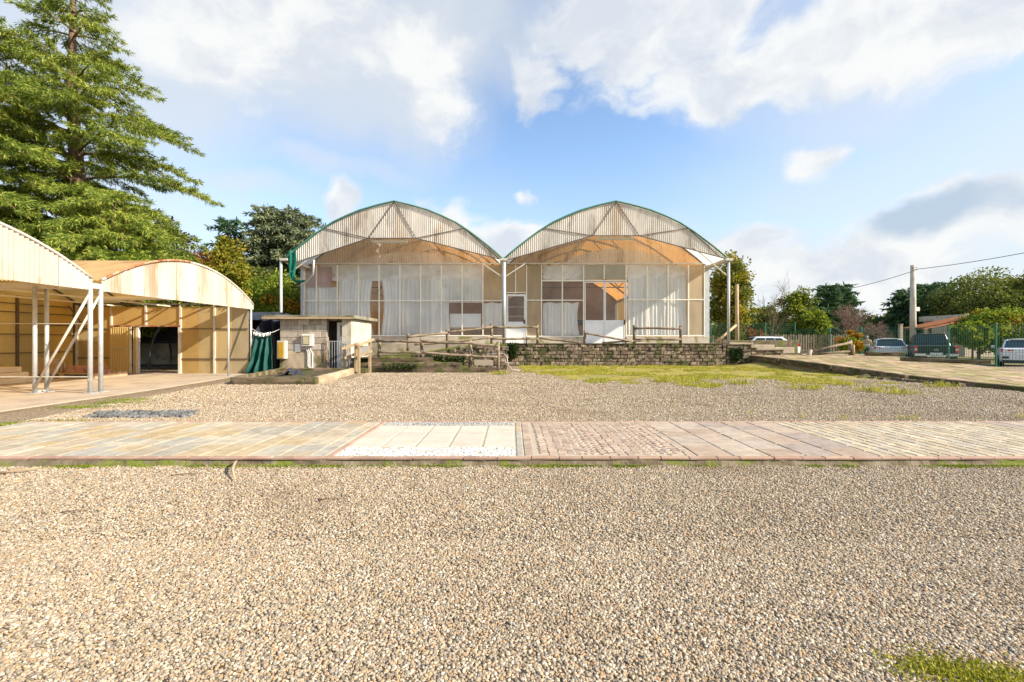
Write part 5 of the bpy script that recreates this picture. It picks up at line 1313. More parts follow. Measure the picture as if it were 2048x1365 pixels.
# ================================================================== VEHICLES
def wheel(parent, x, y, r, w):
    wl = bpy.data.objects.new('wheel', None); COL.objects.link(wl); wl.parent = parent; wl.location = (x, y, r); wl.empty_display_size = .1
    b = MB(); prof_ = [(-w / 2, r * .62), (-w / 2, r * .93), (-w * .36, r), (w * .36, r), (w / 2, r * .93), (w / 2, r * .62)]; n = 28
    rows = [[(px_, rr * math.cos(a), rr * math.sin(a)) for (px_, rr) in prof_] for a in np.linspace(0, 2 * math.pi, n + 1)]
    b.grid(rows); b.build('tyre', M['tyre'], wl, True, True)
    b = MB()
    for k in range(6):
        a = k * math.pi / 3; b.bar((0, 0, 0), (0, r * .6 * math.cos(a), r * .6 * math.sin(a)), .05, w * .7, up=(1, 0, 0))
    b.tube([(-w * .4, 0, 0), (w * .4, 0, 0)], r * .16, 10)
    rows = [[(q, r * .64 * math.cos(a), r * .64 * math.sin(a)) for q in (-w * .45, w * .45)] for a in np.linspace(0, 2 * math.pi, n + 1)]; b.grid(rows)
    b.build('rim', M['rim'], wl, True, True)
def car(name, label, loc, rz, paint, L=4.2, W=1.8, Ht=1.57, belt=.98, clear=.22, rear_h=None, cab=(.25, 1.0, 2.55, 3.2), pickup=False, lamp_z=(.85, 1.02), lamp_w=.42, cladding=True, group='cars parked behind the mesh fence'):
    """local frame: +Y forward, rear bumper at y=0"""
    r = empty(name, loc, label, 'pickup' if pickup else 'car', group, rz)
    hw = W / 2
    # lower body, lofted
    st = [(0.0, .86, .0), (.06, .93, .0), (.35, .985, .0), (1.0, 1., .0), (L * .5, 1., -.02), (L * .72, .99, -.05), (L - .6, .95, -.14), (L - .15, .88, -.24), (L, .76, -.34)]
    b = MB(); rows = []
    for (y, wf, dz) in st:
        w = hw * wf; zb = clear + (.10 if y in (0., L) else 0); zt = belt + dz - (.03 if y == 0 else 0)
        half = [(0, zb), (w * .80, zb), (w * .95, zb + .08), (w * 1.0, zb + .28), (w * 1.0, zt - .22), (w * .965, zt - .06), (w * .91, zt), (0, zt + .015)]
        row = [(px_, y, z) for px_, z in half] + [(-px_, y, z) for px_, z in half[::-1][1:]]
        rows.append(row)
    b.grid(rows); n = len(rows[0]); k = len(b.v)
    b.f.append(tuple(range(n))); b.m.append(0); b.f.append(tuple(range(k - n, k))[::-1]); b.m.append(0)
    body = b.build('body', M[paint], r, True, True); md = body.modifiers.new('split', 'EDGE_SPLIT'); md.split_angle = R(38)
    # cabin
    y0, y1, y2, y3 = cab; wb, wr = hw * .90, hw * .70
    base = [(-wb, y0, belt - .02), (wb, y0, belt - .02), (wb, y3, belt - .05), (-wb, y3, belt - .05)]
    top = [(-wr, y1, Ht - .04), (wr, y1, Ht - .04), (wr, y2, Ht - .03), (-wr, y2, Ht - .03)]
    def lerp(a, c, f): return tuple(a[i] + (c[i] - a[i]) * f for i in range(3))
    b = MB(); b.add(base + top, [(0, 1, 5, 4), (1, 2, 6, 5), (2, 3, 7, 6), (3, 0, 4, 7), (4, 5, 6, 7)])
    cabo = b.build('cabin', M[paint], r, False, True); bevel(cabo, .07, 3)
    b = MB(); b.grid([[(wr * u * .95, y1 + (y2 - y1) * v, Ht - .035 + .05 * (1 - u * u) * math.sin(math.pi * (.15 + .7 * v))) for u in np.linspace(-1, 1, 9)] for v in np.linspace(.02, .98, 9)]); b.build('roof', M[paint], r, True, True)
    def pane(i0, i1, nm, u0=.07, u1=.93, v0=.12, v1=.90, off=.012):
        A, B, C_, D = base[i0], base[i1], top[i1], top[i0]
        q = lambda u, v: Vector(lerp(lerp(A, B, u), lerp(D, C_, u), v))
        p = [q(u0, v0), q(u1, v0), q(u1, v1), q(u0, v1)]; nrm = (p[1] - p[0]).cross(p[3] - p[0]).normalized() * off
        b = MB(); b.add([v + nrm for v in p] + [v - nrm for v in p], [(0, 1, 2, 3), (0, 4, 5, 1), (1, 5, 6, 2), (2, 6, 7, 3), (3, 7, 4, 0)]); b.build(nm, M['car_glass'], r, False, True)
    pane(0, 1, 'rear_window', .05, .95, .14 if not pickup else .2, .88); pane(2, 3, 'windscreen')
    for (i0, i1) in ((1, 2), (3, 0)):
        pane(i0, i1, 'side_window', .08, .36, .14, .86); pane(i0, i1, 'side_window', .39, .64, .14, .86); pane(i0, i1, 'side_window', .67, .88, .14, .84)
    # lamps, plate, bumper, badge
    for s in (-1, 1):
        b = MB()
        if pickup: b.box(min(s * hw * .80, s * hw * .955), max(s * hw * .80, s * hw * .955), -.03, .12, lamp_z[0], lamp_z[1])
        else:
            xa, xb_ = s * (hw * .93), s * (hw * .93 - lamp_w); zc = (lamp_z[0] + lamp_z[1]) / 2
            b.add([(xa, .02, lamp_z[0]), (xb_, -.02, zc - .015), (xb_, -.02, zc + .03), (xa, .02, lamp_z[1]), (xa, .25, lamp_z[0]), (xb_, .1, zc - .015), (xb_, .1, zc + .03), (xa, .25, lamp_z[1])],
                  [(0, 1, 2, 3), (4, 7, 6, 5), (0, 4, 5, 1), (3, 2, 6, 7), (1, 5, 6, 2), (0, 3, 7, 4)])
        tl = b.build('tail_lamp', M['tail'], r, False, True); bevel(tl, .012)
        if pickup:
            b = MB(); b.box(min(s * hw * .83, s * hw * .93), max(s * hw * .83, s * hw * .93), -.04, -.029, lamp_z[0] + .12, lamp_z[0] + .24); b.build('reverse_lamp', M['clear_lamp'], tl, False, True)
        b = MB(); b.box(min(s * (hw * .99), s * (hw + .2)), max(s * (hw * .99), s * (hw + .2)), y3 - .45, y3 - .32, belt - .02, belt + .14); bevel(b.build('mirror', M[paint], r, False, True), .04, 2)
        if not pickup:
            b = MB(); b.box(min(s * hw * .62, s * hw * .88), max(s * hw * .62, s * hw * .88), -.035, .1, clear + .24, clear + .36); bevel(b.build('bumper_lamp', M['black_plastic'], r, False, True), .02)
    if cladding:
        b = MB(); b.box(-hw * .90, hw * .90, -.05, .2, clear, clear + .17); bevel(b.build('lower_bumper', M['black_plastic'], r, False, True), .04, 2)
    if pickup:
        b = MB(); b.box(-hw * .78, hw * .78, -.022, .05, clear + .42, belt - .03); o = b.build('tailgate', M[paint], r, False, True); bevel(o, .02)
        b = MB(); b.tube([(-.09 * math.cos(a), -.03, .86 + .05 * math.sin(a)) for a in np.linspace(0, 6.28, 13)], .012, 6); b.build('badge', M['chrome'], o, False, True)
        b = MB(); b.box(-.2, .2, -.035, -.022, belt - .12, belt - .08); b.build('tailgate_handle', M['black_plastic'], o, False, True)
        b = MB(); b.box(-hw * .95, -hw * .42, -.12, .1, clear + .17, clear + .33); b.box(hw * .42, hw * .95, -.12, .1, clear + .17, clear + .33); b.box(-hw * .42, hw * .42, -.10, .1, clear + .12, clear + .26); bevel(b.build('step_bumper', M['chrome'], r, False, True), .02)
        b = MB(); b.box(-.26, .26, -.125, -.1, clear + .27, clear + .38); b.build('number_plate', M['paper'], r, False, True)
        for s in (-1, 1):
            b = MB(); b.bar((s * wr * .95, y1 + .1, Ht + .03), (s * wr * .95, y2 - .1, Ht + .03), .05); b.build('roof_rail', M['chrome'], r, False, True)
    else:
        b = MB(); b.box(-.27, .27, -.03, .02, clear + .40, clear + .52); b.build('number_plate', M['paper'], r, False, True)
        b = MB(); b.box(-hw * .52, hw * .52, y1 - .14, y1 + .08, Ht - .06, Ht - .02); bevel(b.build('spoiler', M[paint], r, False, True), .015)
    rad = .39 if pickup else .33
    for y in (L * .21, L * .80):
        for s in (-1, 1):
            wheel(r, s * (hw - .10), y, rad, .23)
            b = MB(); b.tube([(s * (hw - .02), y, rad), (s * (hw + .006), y, rad)], rad * 1.14, 24); b.build('wheel_arch', M['black_plastic'], r, False, True)
    return r
def radial(px, tilt=0.): return -math.atan2(px - 1024, F) + R(tilt)
Y = 28.4; car('parked_car', 'silver-white compact SUV between the person and the black pickup', (PX(1783, Y), Y, -.28), radial(1783, 6), 'car_silver', L=4.2, W=1.8, Ht=1.56, belt=1.0, lamp_z=(.86, 1.03), lamp_w=.38)
Y = 25.6; car('parked_pickup', 'black double-cab pickup with red tail lamps behind the mesh fence', (PX(1872, Y), Y, -.28), radial(1872, 7), 'car_black', L=5.2, W=1.94, Ht=1.84, belt=1.12, clear=.34, cab=(1.75, 2.1, 3.2, 3.85), pickup=True, lamp_z=(.72, 1.1))
Y = 23.4; car('parked_car', 'white hatchback cut off by the right edge of the photo', (PX(2050, Y), Y, -.28), radial(2050, 4), 'car_white', L=4.3, W=1.82, Ht=1.5, belt=.98, lamp_z=(.80, .98), lamp_w=.46)
Y = 29.5; car('parked_car', 'pale car half hidden behind the low grey wall', (PX(1590, Y), Y, -.1), R(80), 'car_white', L=4.2, W=1.8, Ht=1.5, belt=.98)

# ================================================================== PERSON
def person():
    Y = 32.0; loc = (PX(1734, Y), Y, -.28)
    r = empty('person', loc, 'person in a tan jacket and dark trousers standing by the fence', 'person', None, R(150))
    J = {'pel': (0, 0, .95, .15, .11), 'wst': (0, 0, 1.12, .15, .11), 'chs': (0, .0, 1.34, .19, .13), 'nk': (0, .01, 1.50, .07, .07), 'hd': (0, .03, 1.60, .085, .095), 'hd2': (0, .03, 1.69, .075, .085)}
    for s, n in ((1, 'l'), (-1, 'r')):
        J['sh' + n] = (s * .19, 0, 1.42, .075, .075); J['el' + n] = (s * .27, -.06, 1.14, .055, .055); J['wr' + n] = (s * .22, .12, .98, .04, .04); J['ha' + n] = (s * .18, .2, .96, .035, .045)
        for q in range(4): J['f%d' % q + n] = (s * (.15 + .018 * q), .28 - .01 * abs(q - 1), .93 + .004 * q, .011, .011)
        J['th' + n] = (s * .14, .23, .99, .012, .012)
        J['hp' + n] = (s * .10, 0, .88, .10, .10); J['kn' + n] = (s * .11, .02, .50, .068, .068); J['an' + n] = (s * .12, -.02, .10, .05, .05); J['to' + n] = (s * .14, .14, .045, .045, .035)
    E = [('pel', 'wst'), ('wst', 'chs'), ('chs', 'nk'), ('nk', 'hd'), ('hd', 'hd2')]
    for n in 'lr':
        E += [('chs', 'sh' + n), ('sh' + n, 'el' + n), ('el' + n, 'wr' + n), ('wr' + n, 'ha' + n), ('pel', 'hp' + n), ('hp' + n, 'kn' + n), ('kn' + n, 'an' + n), ('an' + n, 'to' + n), ('ha' + n, 'th' + n)]
        E += [('ha' + n, 'f%d' % q + n) for q in range(4)]
    names = list(J); me = bpy.data.meshes.new('body'); me.from_pydata([J[k][:3] for k in names], [(names.index(a), names.index(c)) for a, c in E], [])
    o = bpy.data.objects.new('body', me); COL.objects.link(o)
    sk = o.modifiers.new('skin', 'SKIN')
    if not me.skin_vertices: 
        bm = bmesh.new(); bm.from_mesh(me); bm.verts.layers.skin.verify(); bm.to_mesh(me); bm.free()
    for i, k in enumerate(names):
        sv = me.skin_vertices[0].data[i]; sv.radius = J[k][3:5]; sv.use_root = (k == 'pel')
    sb = o.modifiers.new('sub', 'SUBSURF'); sb.levels = 2; sb.render_levels = 2
    dg = bpy.context.evaluated_depsgraph_get(); dg.update(); ev = o.evaluated_get(dg); m2 = bpy.data.meshes.new_from_object(ev); 
    o.modifiers.clear(); o.data = m2; m2.materials.clear()
    for k in ('jacket', 'trousers', 'skin', 'shoe'): m2.materials.append(M[k])
    for p in m2.polygons:
        c = p.center; p.use_smooth = True
        if c.z < .10: mi = 3
        elif c.z < .90 and abs(c.x) < .21 and c.y < .13: mi = 1
        elif c.z > 1.49 or (c.y > .13 and c.z < 1.05): mi = 2
        else: mi = 0
        p.material_index = mi
    o.parent = r
    b = MB(); rows = []
    for a in np.linspace(0, math.pi * .5, 7): rows.append([(.088 * math.cos(a) * math.cos(q), .02 + .10 * math.cos(a) * math.sin(q), 1.665 + .10 * math.sin(a)) for q in np.linspace(0, 6.283, 19)])
    b.grid(rows); b.build('hair', M['hair'], r, True, True)
    b = MB(); b.tube([(0, .115, 1.64), (0, .14, 1.61), (0, .12, 1.595)], [.012, .018, .012], 6); b.build('nose', M['skin'], r, True, True)
    for s in (-1, 1):
        b = MB(); b.tube([(s * .032, .112, 1.645), (s * .032, .122, 1.645)], .01, 8); b.build('eye', M['black_plastic'], r, True, True)
        b = MB(); b.tube([(s * .085, .02, 1.66), (s * .1, .01, 1.635), (s * .086, .02, 1.6)], .014, 6); b.build('ear', M['skin'], r, True, True)
    b = MB(); b.tube([(-.025, .113, 1.565), (0, .12, 1.562), (.025, .113, 1.565)], .006, 6); b.build('mouth', M['tail'], r, True, True)
person()
# ================================================================== TREES AND PLANTS
CEDAR = [(.04, .085, .02), (.12, .19, .03), (.28, .34, .05), (.50, .50, .10)]
L_ = {}
L_['cedar'] = leaf_mat('cedar_needles', CEDAR, .3, .5)
L_['bluecon'] = leaf_mat('blue_green_needles', [(.05, .085, .05), (.115, .16, .09), (.21, .25, .145), (.36, .36, .20)], .25, .5)
L_['darkcon'] = leaf_mat('dark_conifer_needles', [(.03, .08, .04), (.06, .135, .06), (.12, .20, .08)], .25, .5)
L_['yellowgreen'] = leaf_mat('yellowing_leaves', [(.07, .10, .015), (.17, .19, .02), (.32, .29, .03), (.45, .32, .03)], .4, .5)
L_['lime'] = leaf_mat('bright_green_leaves', [(.045, .10, .015), (.12, .20, .018), (.25, .31, .03), (.38, .38, .045)], .4, .8)
L_['green'] = leaf_mat('green_leaves', [(.045, .08, .02), (.10, .14, .03), (.18, .21, .045), (.29, .27, .06)], .38, .5)
L_['red'] = leaf_mat('reddish_leaves', [(.05, .02, .02), (.16, .05, .03), (.30, .11, .04), (.35, .2, .05)], .4, .6)
L_['purple'] = leaf_mat('purple_leaves', [(.03, .015, .022), (.07, .03, .04)], .3, .6)
L_['orange'] = leaf_mat('orange_autumn_leaves', [(.2, .09, .01), (.42, .2, .02), (.5, .3, .03)], .4, .6)
L_['vine'] = leaf_mat('dark_vine_leaves', [(.012, .03, .008), (.03, .06, .012), (.06, .1, .02)], .3, 2)
L_['grass'] = leaf_mat('dry_grass', [(.16, .18, .02), (.31, .32, .04), (.46, .43, .06), (.55, .46, .13)], .3, .8)
L_['moss'] = leaf_mat('moss_tufts', [(.08, .12, .01), (.18, .24, .015), (.3, .34, .03)], .3, 2)
L_['twig'] = M['bark']
def leaf_quads(c, d, ln, wd, rg):
    """c,d (n,3): kite leaves from c along d"""
    n = len(c); d = d / (np.linalg.norm(d, axis=1, keepdims=True) + 1e-9)
    r = rg.normal(size=(n, 3)); s = np.cross(d, r); s /= (np.linalg.norm(s, axis=1, keepdims=True) + 1e-9)
    ln = np.broadcast_to(np.asarray(ln), (n,))[:, None]; wd = np.broadcast_to(np.asarray(wd), (n,))[:, None]
    v = np.empty((n, 4, 3)); v[:, 0] = c; v[:, 1] = c + d * ln * .5 + s * wd * .5; v[:, 2] = c + d * ln; v[:, 3] = c + d * ln * .5 - s * wd * .5
    q = np.arange(n * 4).reshape(n, 4)
    return v.reshape(-1, 3), q
def broadleaf(name, label, base, h, rx, mat, seed, n=9000, leaf=.2, crown_z=(.3, 1.), trunk_r=.16, clumps=60, group=None, mat2=None, frac2=0., cat='tree', ry=None, crown_name='crown', shape=1.0):
    rg = np.random.default_rng(seed); base = Vector(base); r = empty(name, base, label, cat, group); ry = ry or rx
    z0, z1 = h * crown_z[0], h * crown_z[1]; cz = (z0 + z1) / 2; hz = (z1 - z0) / 2
    dirs = rg.normal(size=(clumps, 3)); dirs /= np.linalg.norm(dirs, axis=1, keepdims=True)
    rad = rg.uniform(.25, 1., clumps) ** .5
    cc = dirs * rad[:, None] * np.array([rx, ry, hz]) * .86
    tz = (cc[:, 2] / hz + 1) / 2; wid = 1 - (shape - 1) * tz if shape > 1 else 1
    if shape > 1: cc[:, 0] *= np.clip(1.15 - (shape - 1) * tz, .15, 2); cc[:, 1] *= np.clip(1.15 - (shape - 1) * tz, .15, 2)
    cc[:, 2] += cz
    cr = rg.uniform(.16, .34, clumps) * min(rx, hz)
    per = n // clumps; idx = np.repeat(np.arange(clumps), per); m = len(idx)
    o = rg.normal(size=(m, 3)); o /= np.linalg.norm(o, axis=1, keepdims=True); o *= (rg.uniform(0, 1, m) ** .45)[:, None]; o[:, 2] *= .7
    c = cc[idx] + o * cr[idx][:, None] * 1.25
    d = o + rg.normal(size=(m, 3)) * .8; d[:, 2] -= .25
    v, q = leaf_quads(c, d, rg.uniform(.6, 1.25, m) * leaf, rg.uniform(.45, .7, m) * leaf, rg)
    mi = None; mats = [mat]
    if mat2: mats.append(mat2); pick = rg.uniform(size=clumps) < frac2; mi = pick[idx].astype(np.int32)
    add_obj(crown_name, np_mesh(crown_name, v, q, mats, mi), r)
    b = MB(); top = Vector((rg.uniform(-.1, .1) * rx, rg.uniform(-.1, .1) * rx, z0 + (z1 - z0) * .75))
    b.tube([(0, 0, -.2), tuple(top * .35), tuple(top * .7 + Vector((.05, 0, 0))), tuple(top)], [trunk_r, trunk_r * .8, trunk_r * .45, trunk_r * .12], 8); b.build('trunk', M['bark'], r, True, True)
    b = MB()
    for k in rg.permutation(clumps)[:min(26, clumps)]:
        e = Vector(cc[k]); f = rg.uniform(.3, .75); s = top * f
        if e.z < s.z: s = top * .3
        mid = (s + e) / 2 + Vector((0, 0, .1 * h * .3)); b.tube([tuple(s), tuple(mid), tuple(e)], [trunk_r * .35, trunk_r * .22, trunk_r * .06], 5, False)
    b.build('limbs', M['bark'], r, True, True)
    return r
def needle_tree(name, label, base, h, mat, seed, nb=70, rmax=6., z0=.06, droop=.25, trunk_r=.4, dens=46, ln=.32, wd=.055, up=.18, taper=.75, group=None, secs=20, azim=None, hang=.5, sides=1.0, rad_fn=None, tiers=0):
    rg = np.random.default_rng(seed); base = Vector(base); r = empty(name, base, label, 'tree', group)
    V = []; Q = []; off = 0; bl = MB()
    for k in range(nb):
        f = z0 + (1 - z0) * ((k + rg.uniform(0, .9)) / nb)
        if tiers: f = z0 + (1 - z0) * (math.floor((f - z0) / (1 - z0) * tiers) + .5 + rg.uniform(-.18, .18)) / tiers
        z = h * f
        L1 = (rad_fn(f) if rad_fn else rmax * (1 - f) ** taper) * rg.uniform(.72, 1.12) + .25
        a = k * 2.399 + rg.uniform(-.4, .4) if azim is None else rg.uniform(*azim)
        dx = np.array([math.cos(a), math.sin(a), 0.]); side = np.array([-math.sin(a), math.cos(a), 0.])
        def pt(t): return dx * L1 * t + np.array([0, 0, z + L1 * (up * t * (1.6 - t) - droop * t ** 2.6)])
        bl.tube([tuple(pt(t)) for t in np.linspace(0, .95, 6)], [max(.02, trunk_r * .22 * (1 - t) * (1 - f * .6)) for t in np.linspace(0, .95, 6)], 5, False)
        ns = max(5, int(secs * L1 / rmax) + 3)
        for s in range(ns):
            t = .10 + .90 * (s + rg.uniform(0, 1)) / ns; p = pt(t)
            sl = (.42 * L1 * (1.08 - t) + .35) * rg.uniform(.6, 1.1) * sides; sg = 1 if s % 2 else -1
            sd = dx * .75 + side * sg * rg.uniform(.5, 1.1) + np.array([0, 0, rg.uniform(-.12, .12)]); sd /= np.linalg.norm(sd)
            if s == ns - 1: sd = dx; sl = max(sl, .7)
            m = int(dens * sl) + 4; u = rg.uniform(0, 1, m) ** .8
            c = p + sd * (sl * u)[:, None]; c[:, 2] += -.35 * droop * sl * u ** 2 + rg.normal(size=m) * .035
            c += rg.normal(size=(m, 3)) * np.array([.07, .07, .03]) * (1.2 - u)[:, None]
            d = sd * .8 + rg.normal(size=(m, 3)) * np.array([.55, .55, .28]); hg = rg.uniform(size=m) < hang; d[hg, 2] -= rg.uniform(.5, 1.4, hg.sum())
            v, q = leaf_quads(c, d, rg.uniform(.55, 1.2, m) * ln, rg.uniform(.7, 1.3, m) * wd, rg)
            V.append(v); Q.append(q + off); off += len(v)
    add_obj('crown', np_mesh('crown', np.concatenate(V), np.concatenate(Q), mat), r)
    bl.build('limbs', M['bark'], r, True, True)
    b = MB(); b.tube([(0, 0, -.3), (.25, .05, h * .3), (-.2, .02, h * .65), (0, 0, h * .98)], [trunk_r, trunk_r * .75, trunk_r * .4, .03], 10); b.build('trunk', M['bark'], r, True, True)
    return r
def bare_tree(name, label, base, h, seed, spread=.5, group=None, col=None, levels=4, nb=5, r0=.09):
    rs = random.Random(seed); base = Vector(base); r = empty(name, base, label, 'tree', group); tr = MB(); tw = MB()
    def grow(p, d, ln, rad, lv):
        n = 3; pts = [p]; q = p.copy(); dd = d.copy()
        for i in range(n):
            dd = (dd + Vector((rs.uniform(-1, 1), rs.uniform(-1, 1), rs.uniform(-.3, .8))) * .16).normalized(); q = q + dd * ln / n; pts.append(q.copy())
        (tr if lv == 0 else tw).tube([tuple(x) for x in pts], [rad * (1 - .55 * i / n) for i in range(n + 1)], 5 if lv < 2 else 3, False)
        if lv < levels:
            for k in range(nb):
                t = rs.choice(pts[1:]) if lv else pts[rs.choice((1, 2, 3, 3))]
                nd = (dd + Vector((rs.uniform(-1, 1), rs.uniform(-1, 1), rs.uniform(-.4, .7))) * spread * 1.6).normalized()
                grow(t.copy(), nd, ln * rs.uniform(.5, .75), max(.008, rad * .45), lv + 1)
    grow(Vector((0, 0, 0)), Vector((0, 0, 1)), h * .42, r0, 0)
    tr.build('trunk', M['bark'], r, True, True); tw.build('twigs', M['bark'] if col is None else col, r, True, True)
    return r
# the great cedar and its neighbours behind the shelter
needle_tree('cedar_tree', 'huge cedar with layered drooping boughs towering behind the shelter', (PX(150, 22.5), 22.5, 0), 21.5, L_['cedar'], 3, nb=86, tiers=16, rmax=6.6, z0=.12, droop=.22, trunk_r=.5, dens=130, secs=26, ln=.27, wd=.034, up=.20, hang=.5, rad_fn=lambda f: 5.2 * min(1., ((1 - f) / .46) ** 1.7))
needle_tree('cedar_tree', 'second cedar with light green boughs at the left edge above the shelter roof', (PX(-60, 19.5), 19.5, 0), 15.5, L_['cedar'], 5, nb=48, tiers=12, rmax=6.6, z0=.12, droop=.3, trunk_r=.4, dens=120, secs=24, ln=.27, wd=.036, up=.2, taper=.6, hang=.5)
needle_tree('cedar_tree', 'low spreading cedar leaning over the arched gable of the shelter', (PX(230, 19.8), 19.8, 0), 7.6, L_['cedar'], 8, nb=36, rmax=4.5, z0=.4, droop=.35, trunk_r=.22, dens=130, secs=22, ln=.26, wd=.034, up=.25, taper=.5, hang=.6)
needle_tree('conifer_tree', 'blue-green conifer rising behind the left corner of the greenhouse', (PX(585, 34), 34, 0), 10.6, L_['bluecon'], 12, nb=80, rmax=3.9, z0=.1, droop=.12, trunk_r=.3, dens=48, secs=18, ln=.42, wd=.08, up=.5, taper=.42, hang=.3)
needle_tree('conifer_tree', 'slender blue-green conifer with a thin tip left of the greenhouse', (PX(530, 33), 33, 0), 10.8, L_['bluecon'], 14, nb=64, rmax=2.3, z0=.1, droop=.12, trunk_r=.24, dens=48, secs=14, ln=.4, wd=.08, up=.4, taper=.75, hang=.35)
needle_tree('conifer_tree', 'dark pointed conifer behind the yellowing tree', (PX(460, 34), 34, 0), 10.2, L_['darkcon'], 15, nb=60, rmax=2.6, z0=.1, droop=.1, trunk_r=.24, dens=44, secs=14, ln=.4, wd=.08, up=.35, taper=.8, hang=.35)
broadleaf('broadleaf_tree', 'yellowing broadleaf tree above the right end of the shelter gable', (PX(455, 27), 27, 0), 7.7, 1.75, L_['yellowgreen'], 21, n=14000, leaf=.2, crown_z=(.12, 1.), clumps=80, shape=1.5)
broadleaf('broadleaf_tree', 'reddish autumn tree between the cedar and the yellowing tree', (PX(372, 26), 26, 0), 6.6, 1.5, L_['red'], 22, n=7000, leaf=.2, crown_z=(.35, 1.), clumps=40, mat2=L_['orange'], frac2=.3)
broadleaf('broadleaf_tree', 'dark purple tree peeping out behind the cedar', (PX(325, 30), 30, 0), 9.6, 1.8, L_['purple'], 23, n=7000, leaf=.22, crown_z=(.4, 1.), clumps=40)
broadleaf('leafy_shrub', 'bright yellow-green shrub left of the greenhouse above the dark tunnel', (PX(556, 24.5), 24.5, 0), 4.9, 2.0, L_['lime'], 24, n=16000, leaf=.17, crown_z=(.05, 1.), clumps=80, trunk_r=.1, cat='shrub', mat2=L_['orange'], frac2=.06)
broadleaf('leafy_shrub', 'lime green shrub filling the gap under the cedar above the shelter roof', (PX(235, 18.6), 18.6, 0), 4.9, 2.6, L_['lime'], 25, n=15000, leaf=.16, crown_z=(.2, 1.), clumps=80, trunk_r=.1, cat='shrub', ry=1.2)
broadleaf('leafy_shrub', 'green shrub behind the back corner of the shelter', (PX(90, 18.8), 18.8, 0), 5.8, 2.9, L_['lime'], 26, n=15000, leaf=.17, crown_z=(.15, 1.), clumps=80, trunk_r=.1, cat='shrub', ry=1.4)
broadleaf('leafy_shrub', 'dark green shrub between the yellowing tree and the bright shrub', (PX(505, 29), 29, 0), 6.2, 2.3, L_['green'], 27, n=12000, leaf=.2, crown_z=(.05, 1.), clumps=70, trunk_r=.1, cat='shrub')
# trees to the right of the greenhouse
broadleaf('hornbeam_tree', 'tall upright tree turning yellow right behind the greenhouse end', (PX(1462, 33), 33, -.2), 8.4, 1.75, L_['yellowgreen'], 31, n=17000, leaf=.2, crown_z=(.04, 1.), clumps=110, shape=1.55, mat2=L_['green'], frac2=.35)
bare_tree('bare_tree', 'thin leafless tree between the upright yellow tree and the green tree', (PX(1540, 38), 38, -.2), 7.6, 41, .45, levels=4, nb=4)
broadleaf('broadleaf_tree', 'green tree with a loose crown behind the half-hidden car', (PX(1592, 42), 42, -.2), 6.8, 1.9, L_['green'], 32, n=10000, leaf=.24, crown_z=(.1, 1.), clumps=60, mat2=L_['lime'], frac2=.4, shape=1.3)
broadleaf('broadleaf_tree', 'low lime-coloured tree next to the loose green tree', (PX(1622, 40), 40, -.2), 4.2, 1.4, L_['lime'], 33, n=7000, leaf=.22, crown_z=(.1, 1.), clumps=40)
for k, (px, Y, h, rm, lb) in enumerate(((1652, 50, 7.4, 2.0, 'dark conifer behind the leafless pinkish shrubs, nearer the greenhouse'), (1684, 51, 7.6, 2.0, 'dark conifer behind the leafless pinkish shrubs, nearer the utility pole'), (1812, 50, 6.9, 2.3, 'dark conifer directly left of the utility pole top'), (1852, 52, 7.8, 2.2, 'dark conifer directly right of the utility pole'), (1880, 54, 8.2, 2.2, 'dark conifer rising beside the big leafy tree above the pickup'))):
    needle_tree('conifer_tree', lb, (PX(px, Y), Y, -.2), h, L_['darkcon'], 60 + k, nb=46, rmax=rm, z0=.04, droop=.1, trunk_r=.2, dens=34, secs=12, ln=.5, wd=.13, up=.35, taper=.6, hang=.35, group='dark conifers behind the car park')
twm = pm('pinkish_twigs', [(.20, .12, .10), (.32, .21, .17)], 5, .95, .3)
for k, (px, Y, h, lb) in enumerate(((1690, 41, 5.0, 'pinkish leafless shrub behind the path fence, nearer the conifers'), (1722, 42, 4.6, 'pinkish leafless shrub behind the standing person'), (1765, 43, 3.6, 'low purplish leafless shrub above the silver-white car'))):
    bare_tree('bare_shrub', lb, (PX(px, Y), Y, -.2), h, 70 + k, .8, col=twm, levels=4, nb=6, r0=.07, group='leafless shrubs behind the car park')
broadleaf('broadleaf_tree', 'wide leafy tree towering over the pergola', (PX(1960, 46), 46, -.2), 8.6, 4.0, L_['green'], 34, n=19000, leaf=.26, crown_z=(.15, 1.), clumps=110, trunk_r=.3)
broadleaf('broadleaf_tree', 'leafy tree at the right edge behind the pale shed', (PX(2080, 44), 44, -.2), 8.3, 3.8, L_['green'], 35, n=16000, leaf=.26, crown_z=(.15, 1.), clumps=100, trunk_r=.3, mat2=L_['lime'], frac2=.2)
broadleaf('vine_shrub', 'vine heap with orange tips over the shed behind the white hatchback', (PX(2000, 34), 34, -.2), 4.0, 2.5, L_['lime'], 36, n=15000, leaf=.2, crown_z=(.05, 1.), clumps=80, trunk_r=.08, cat='shrub', mat2=L_['orange'], frac2=.12)
broadleaf('vine_shrub', 'light green creeper spilling over the end of the orange pergola roof', (PX(1945, 33), 33, -.2), 2.9, 1.3, L_['lime'], 37, n=7000, leaf=.2, crown_z=(.3, 1.), clumps=40, trunk_r=.06, cat='shrub')
broadleaf('leafy_shrub', 'small yellow shrub beside the leaning log post', (PX(1702, 27), 27, -.2), 2.0, .7, L_['lime'], 38, n=3500, leaf=.13, crown_z=(.1, 1.), clumps=26, trunk_r=.04, cat='shrub', mat2=L_['orange'], frac2=.4)
broadleaf('leafy_shrub', 'rusty brown shrub at the foot of the wooden pole', (PX(1500, 34), 34, -.2), 2.6, 1.5, L_['red'], 39, n=5000, leaf=.2, crown_z=(.05, 1.), clumps=30, trunk_r=.05, cat='shrub', mat2=L_['yellowgreen'], frac2=.4)
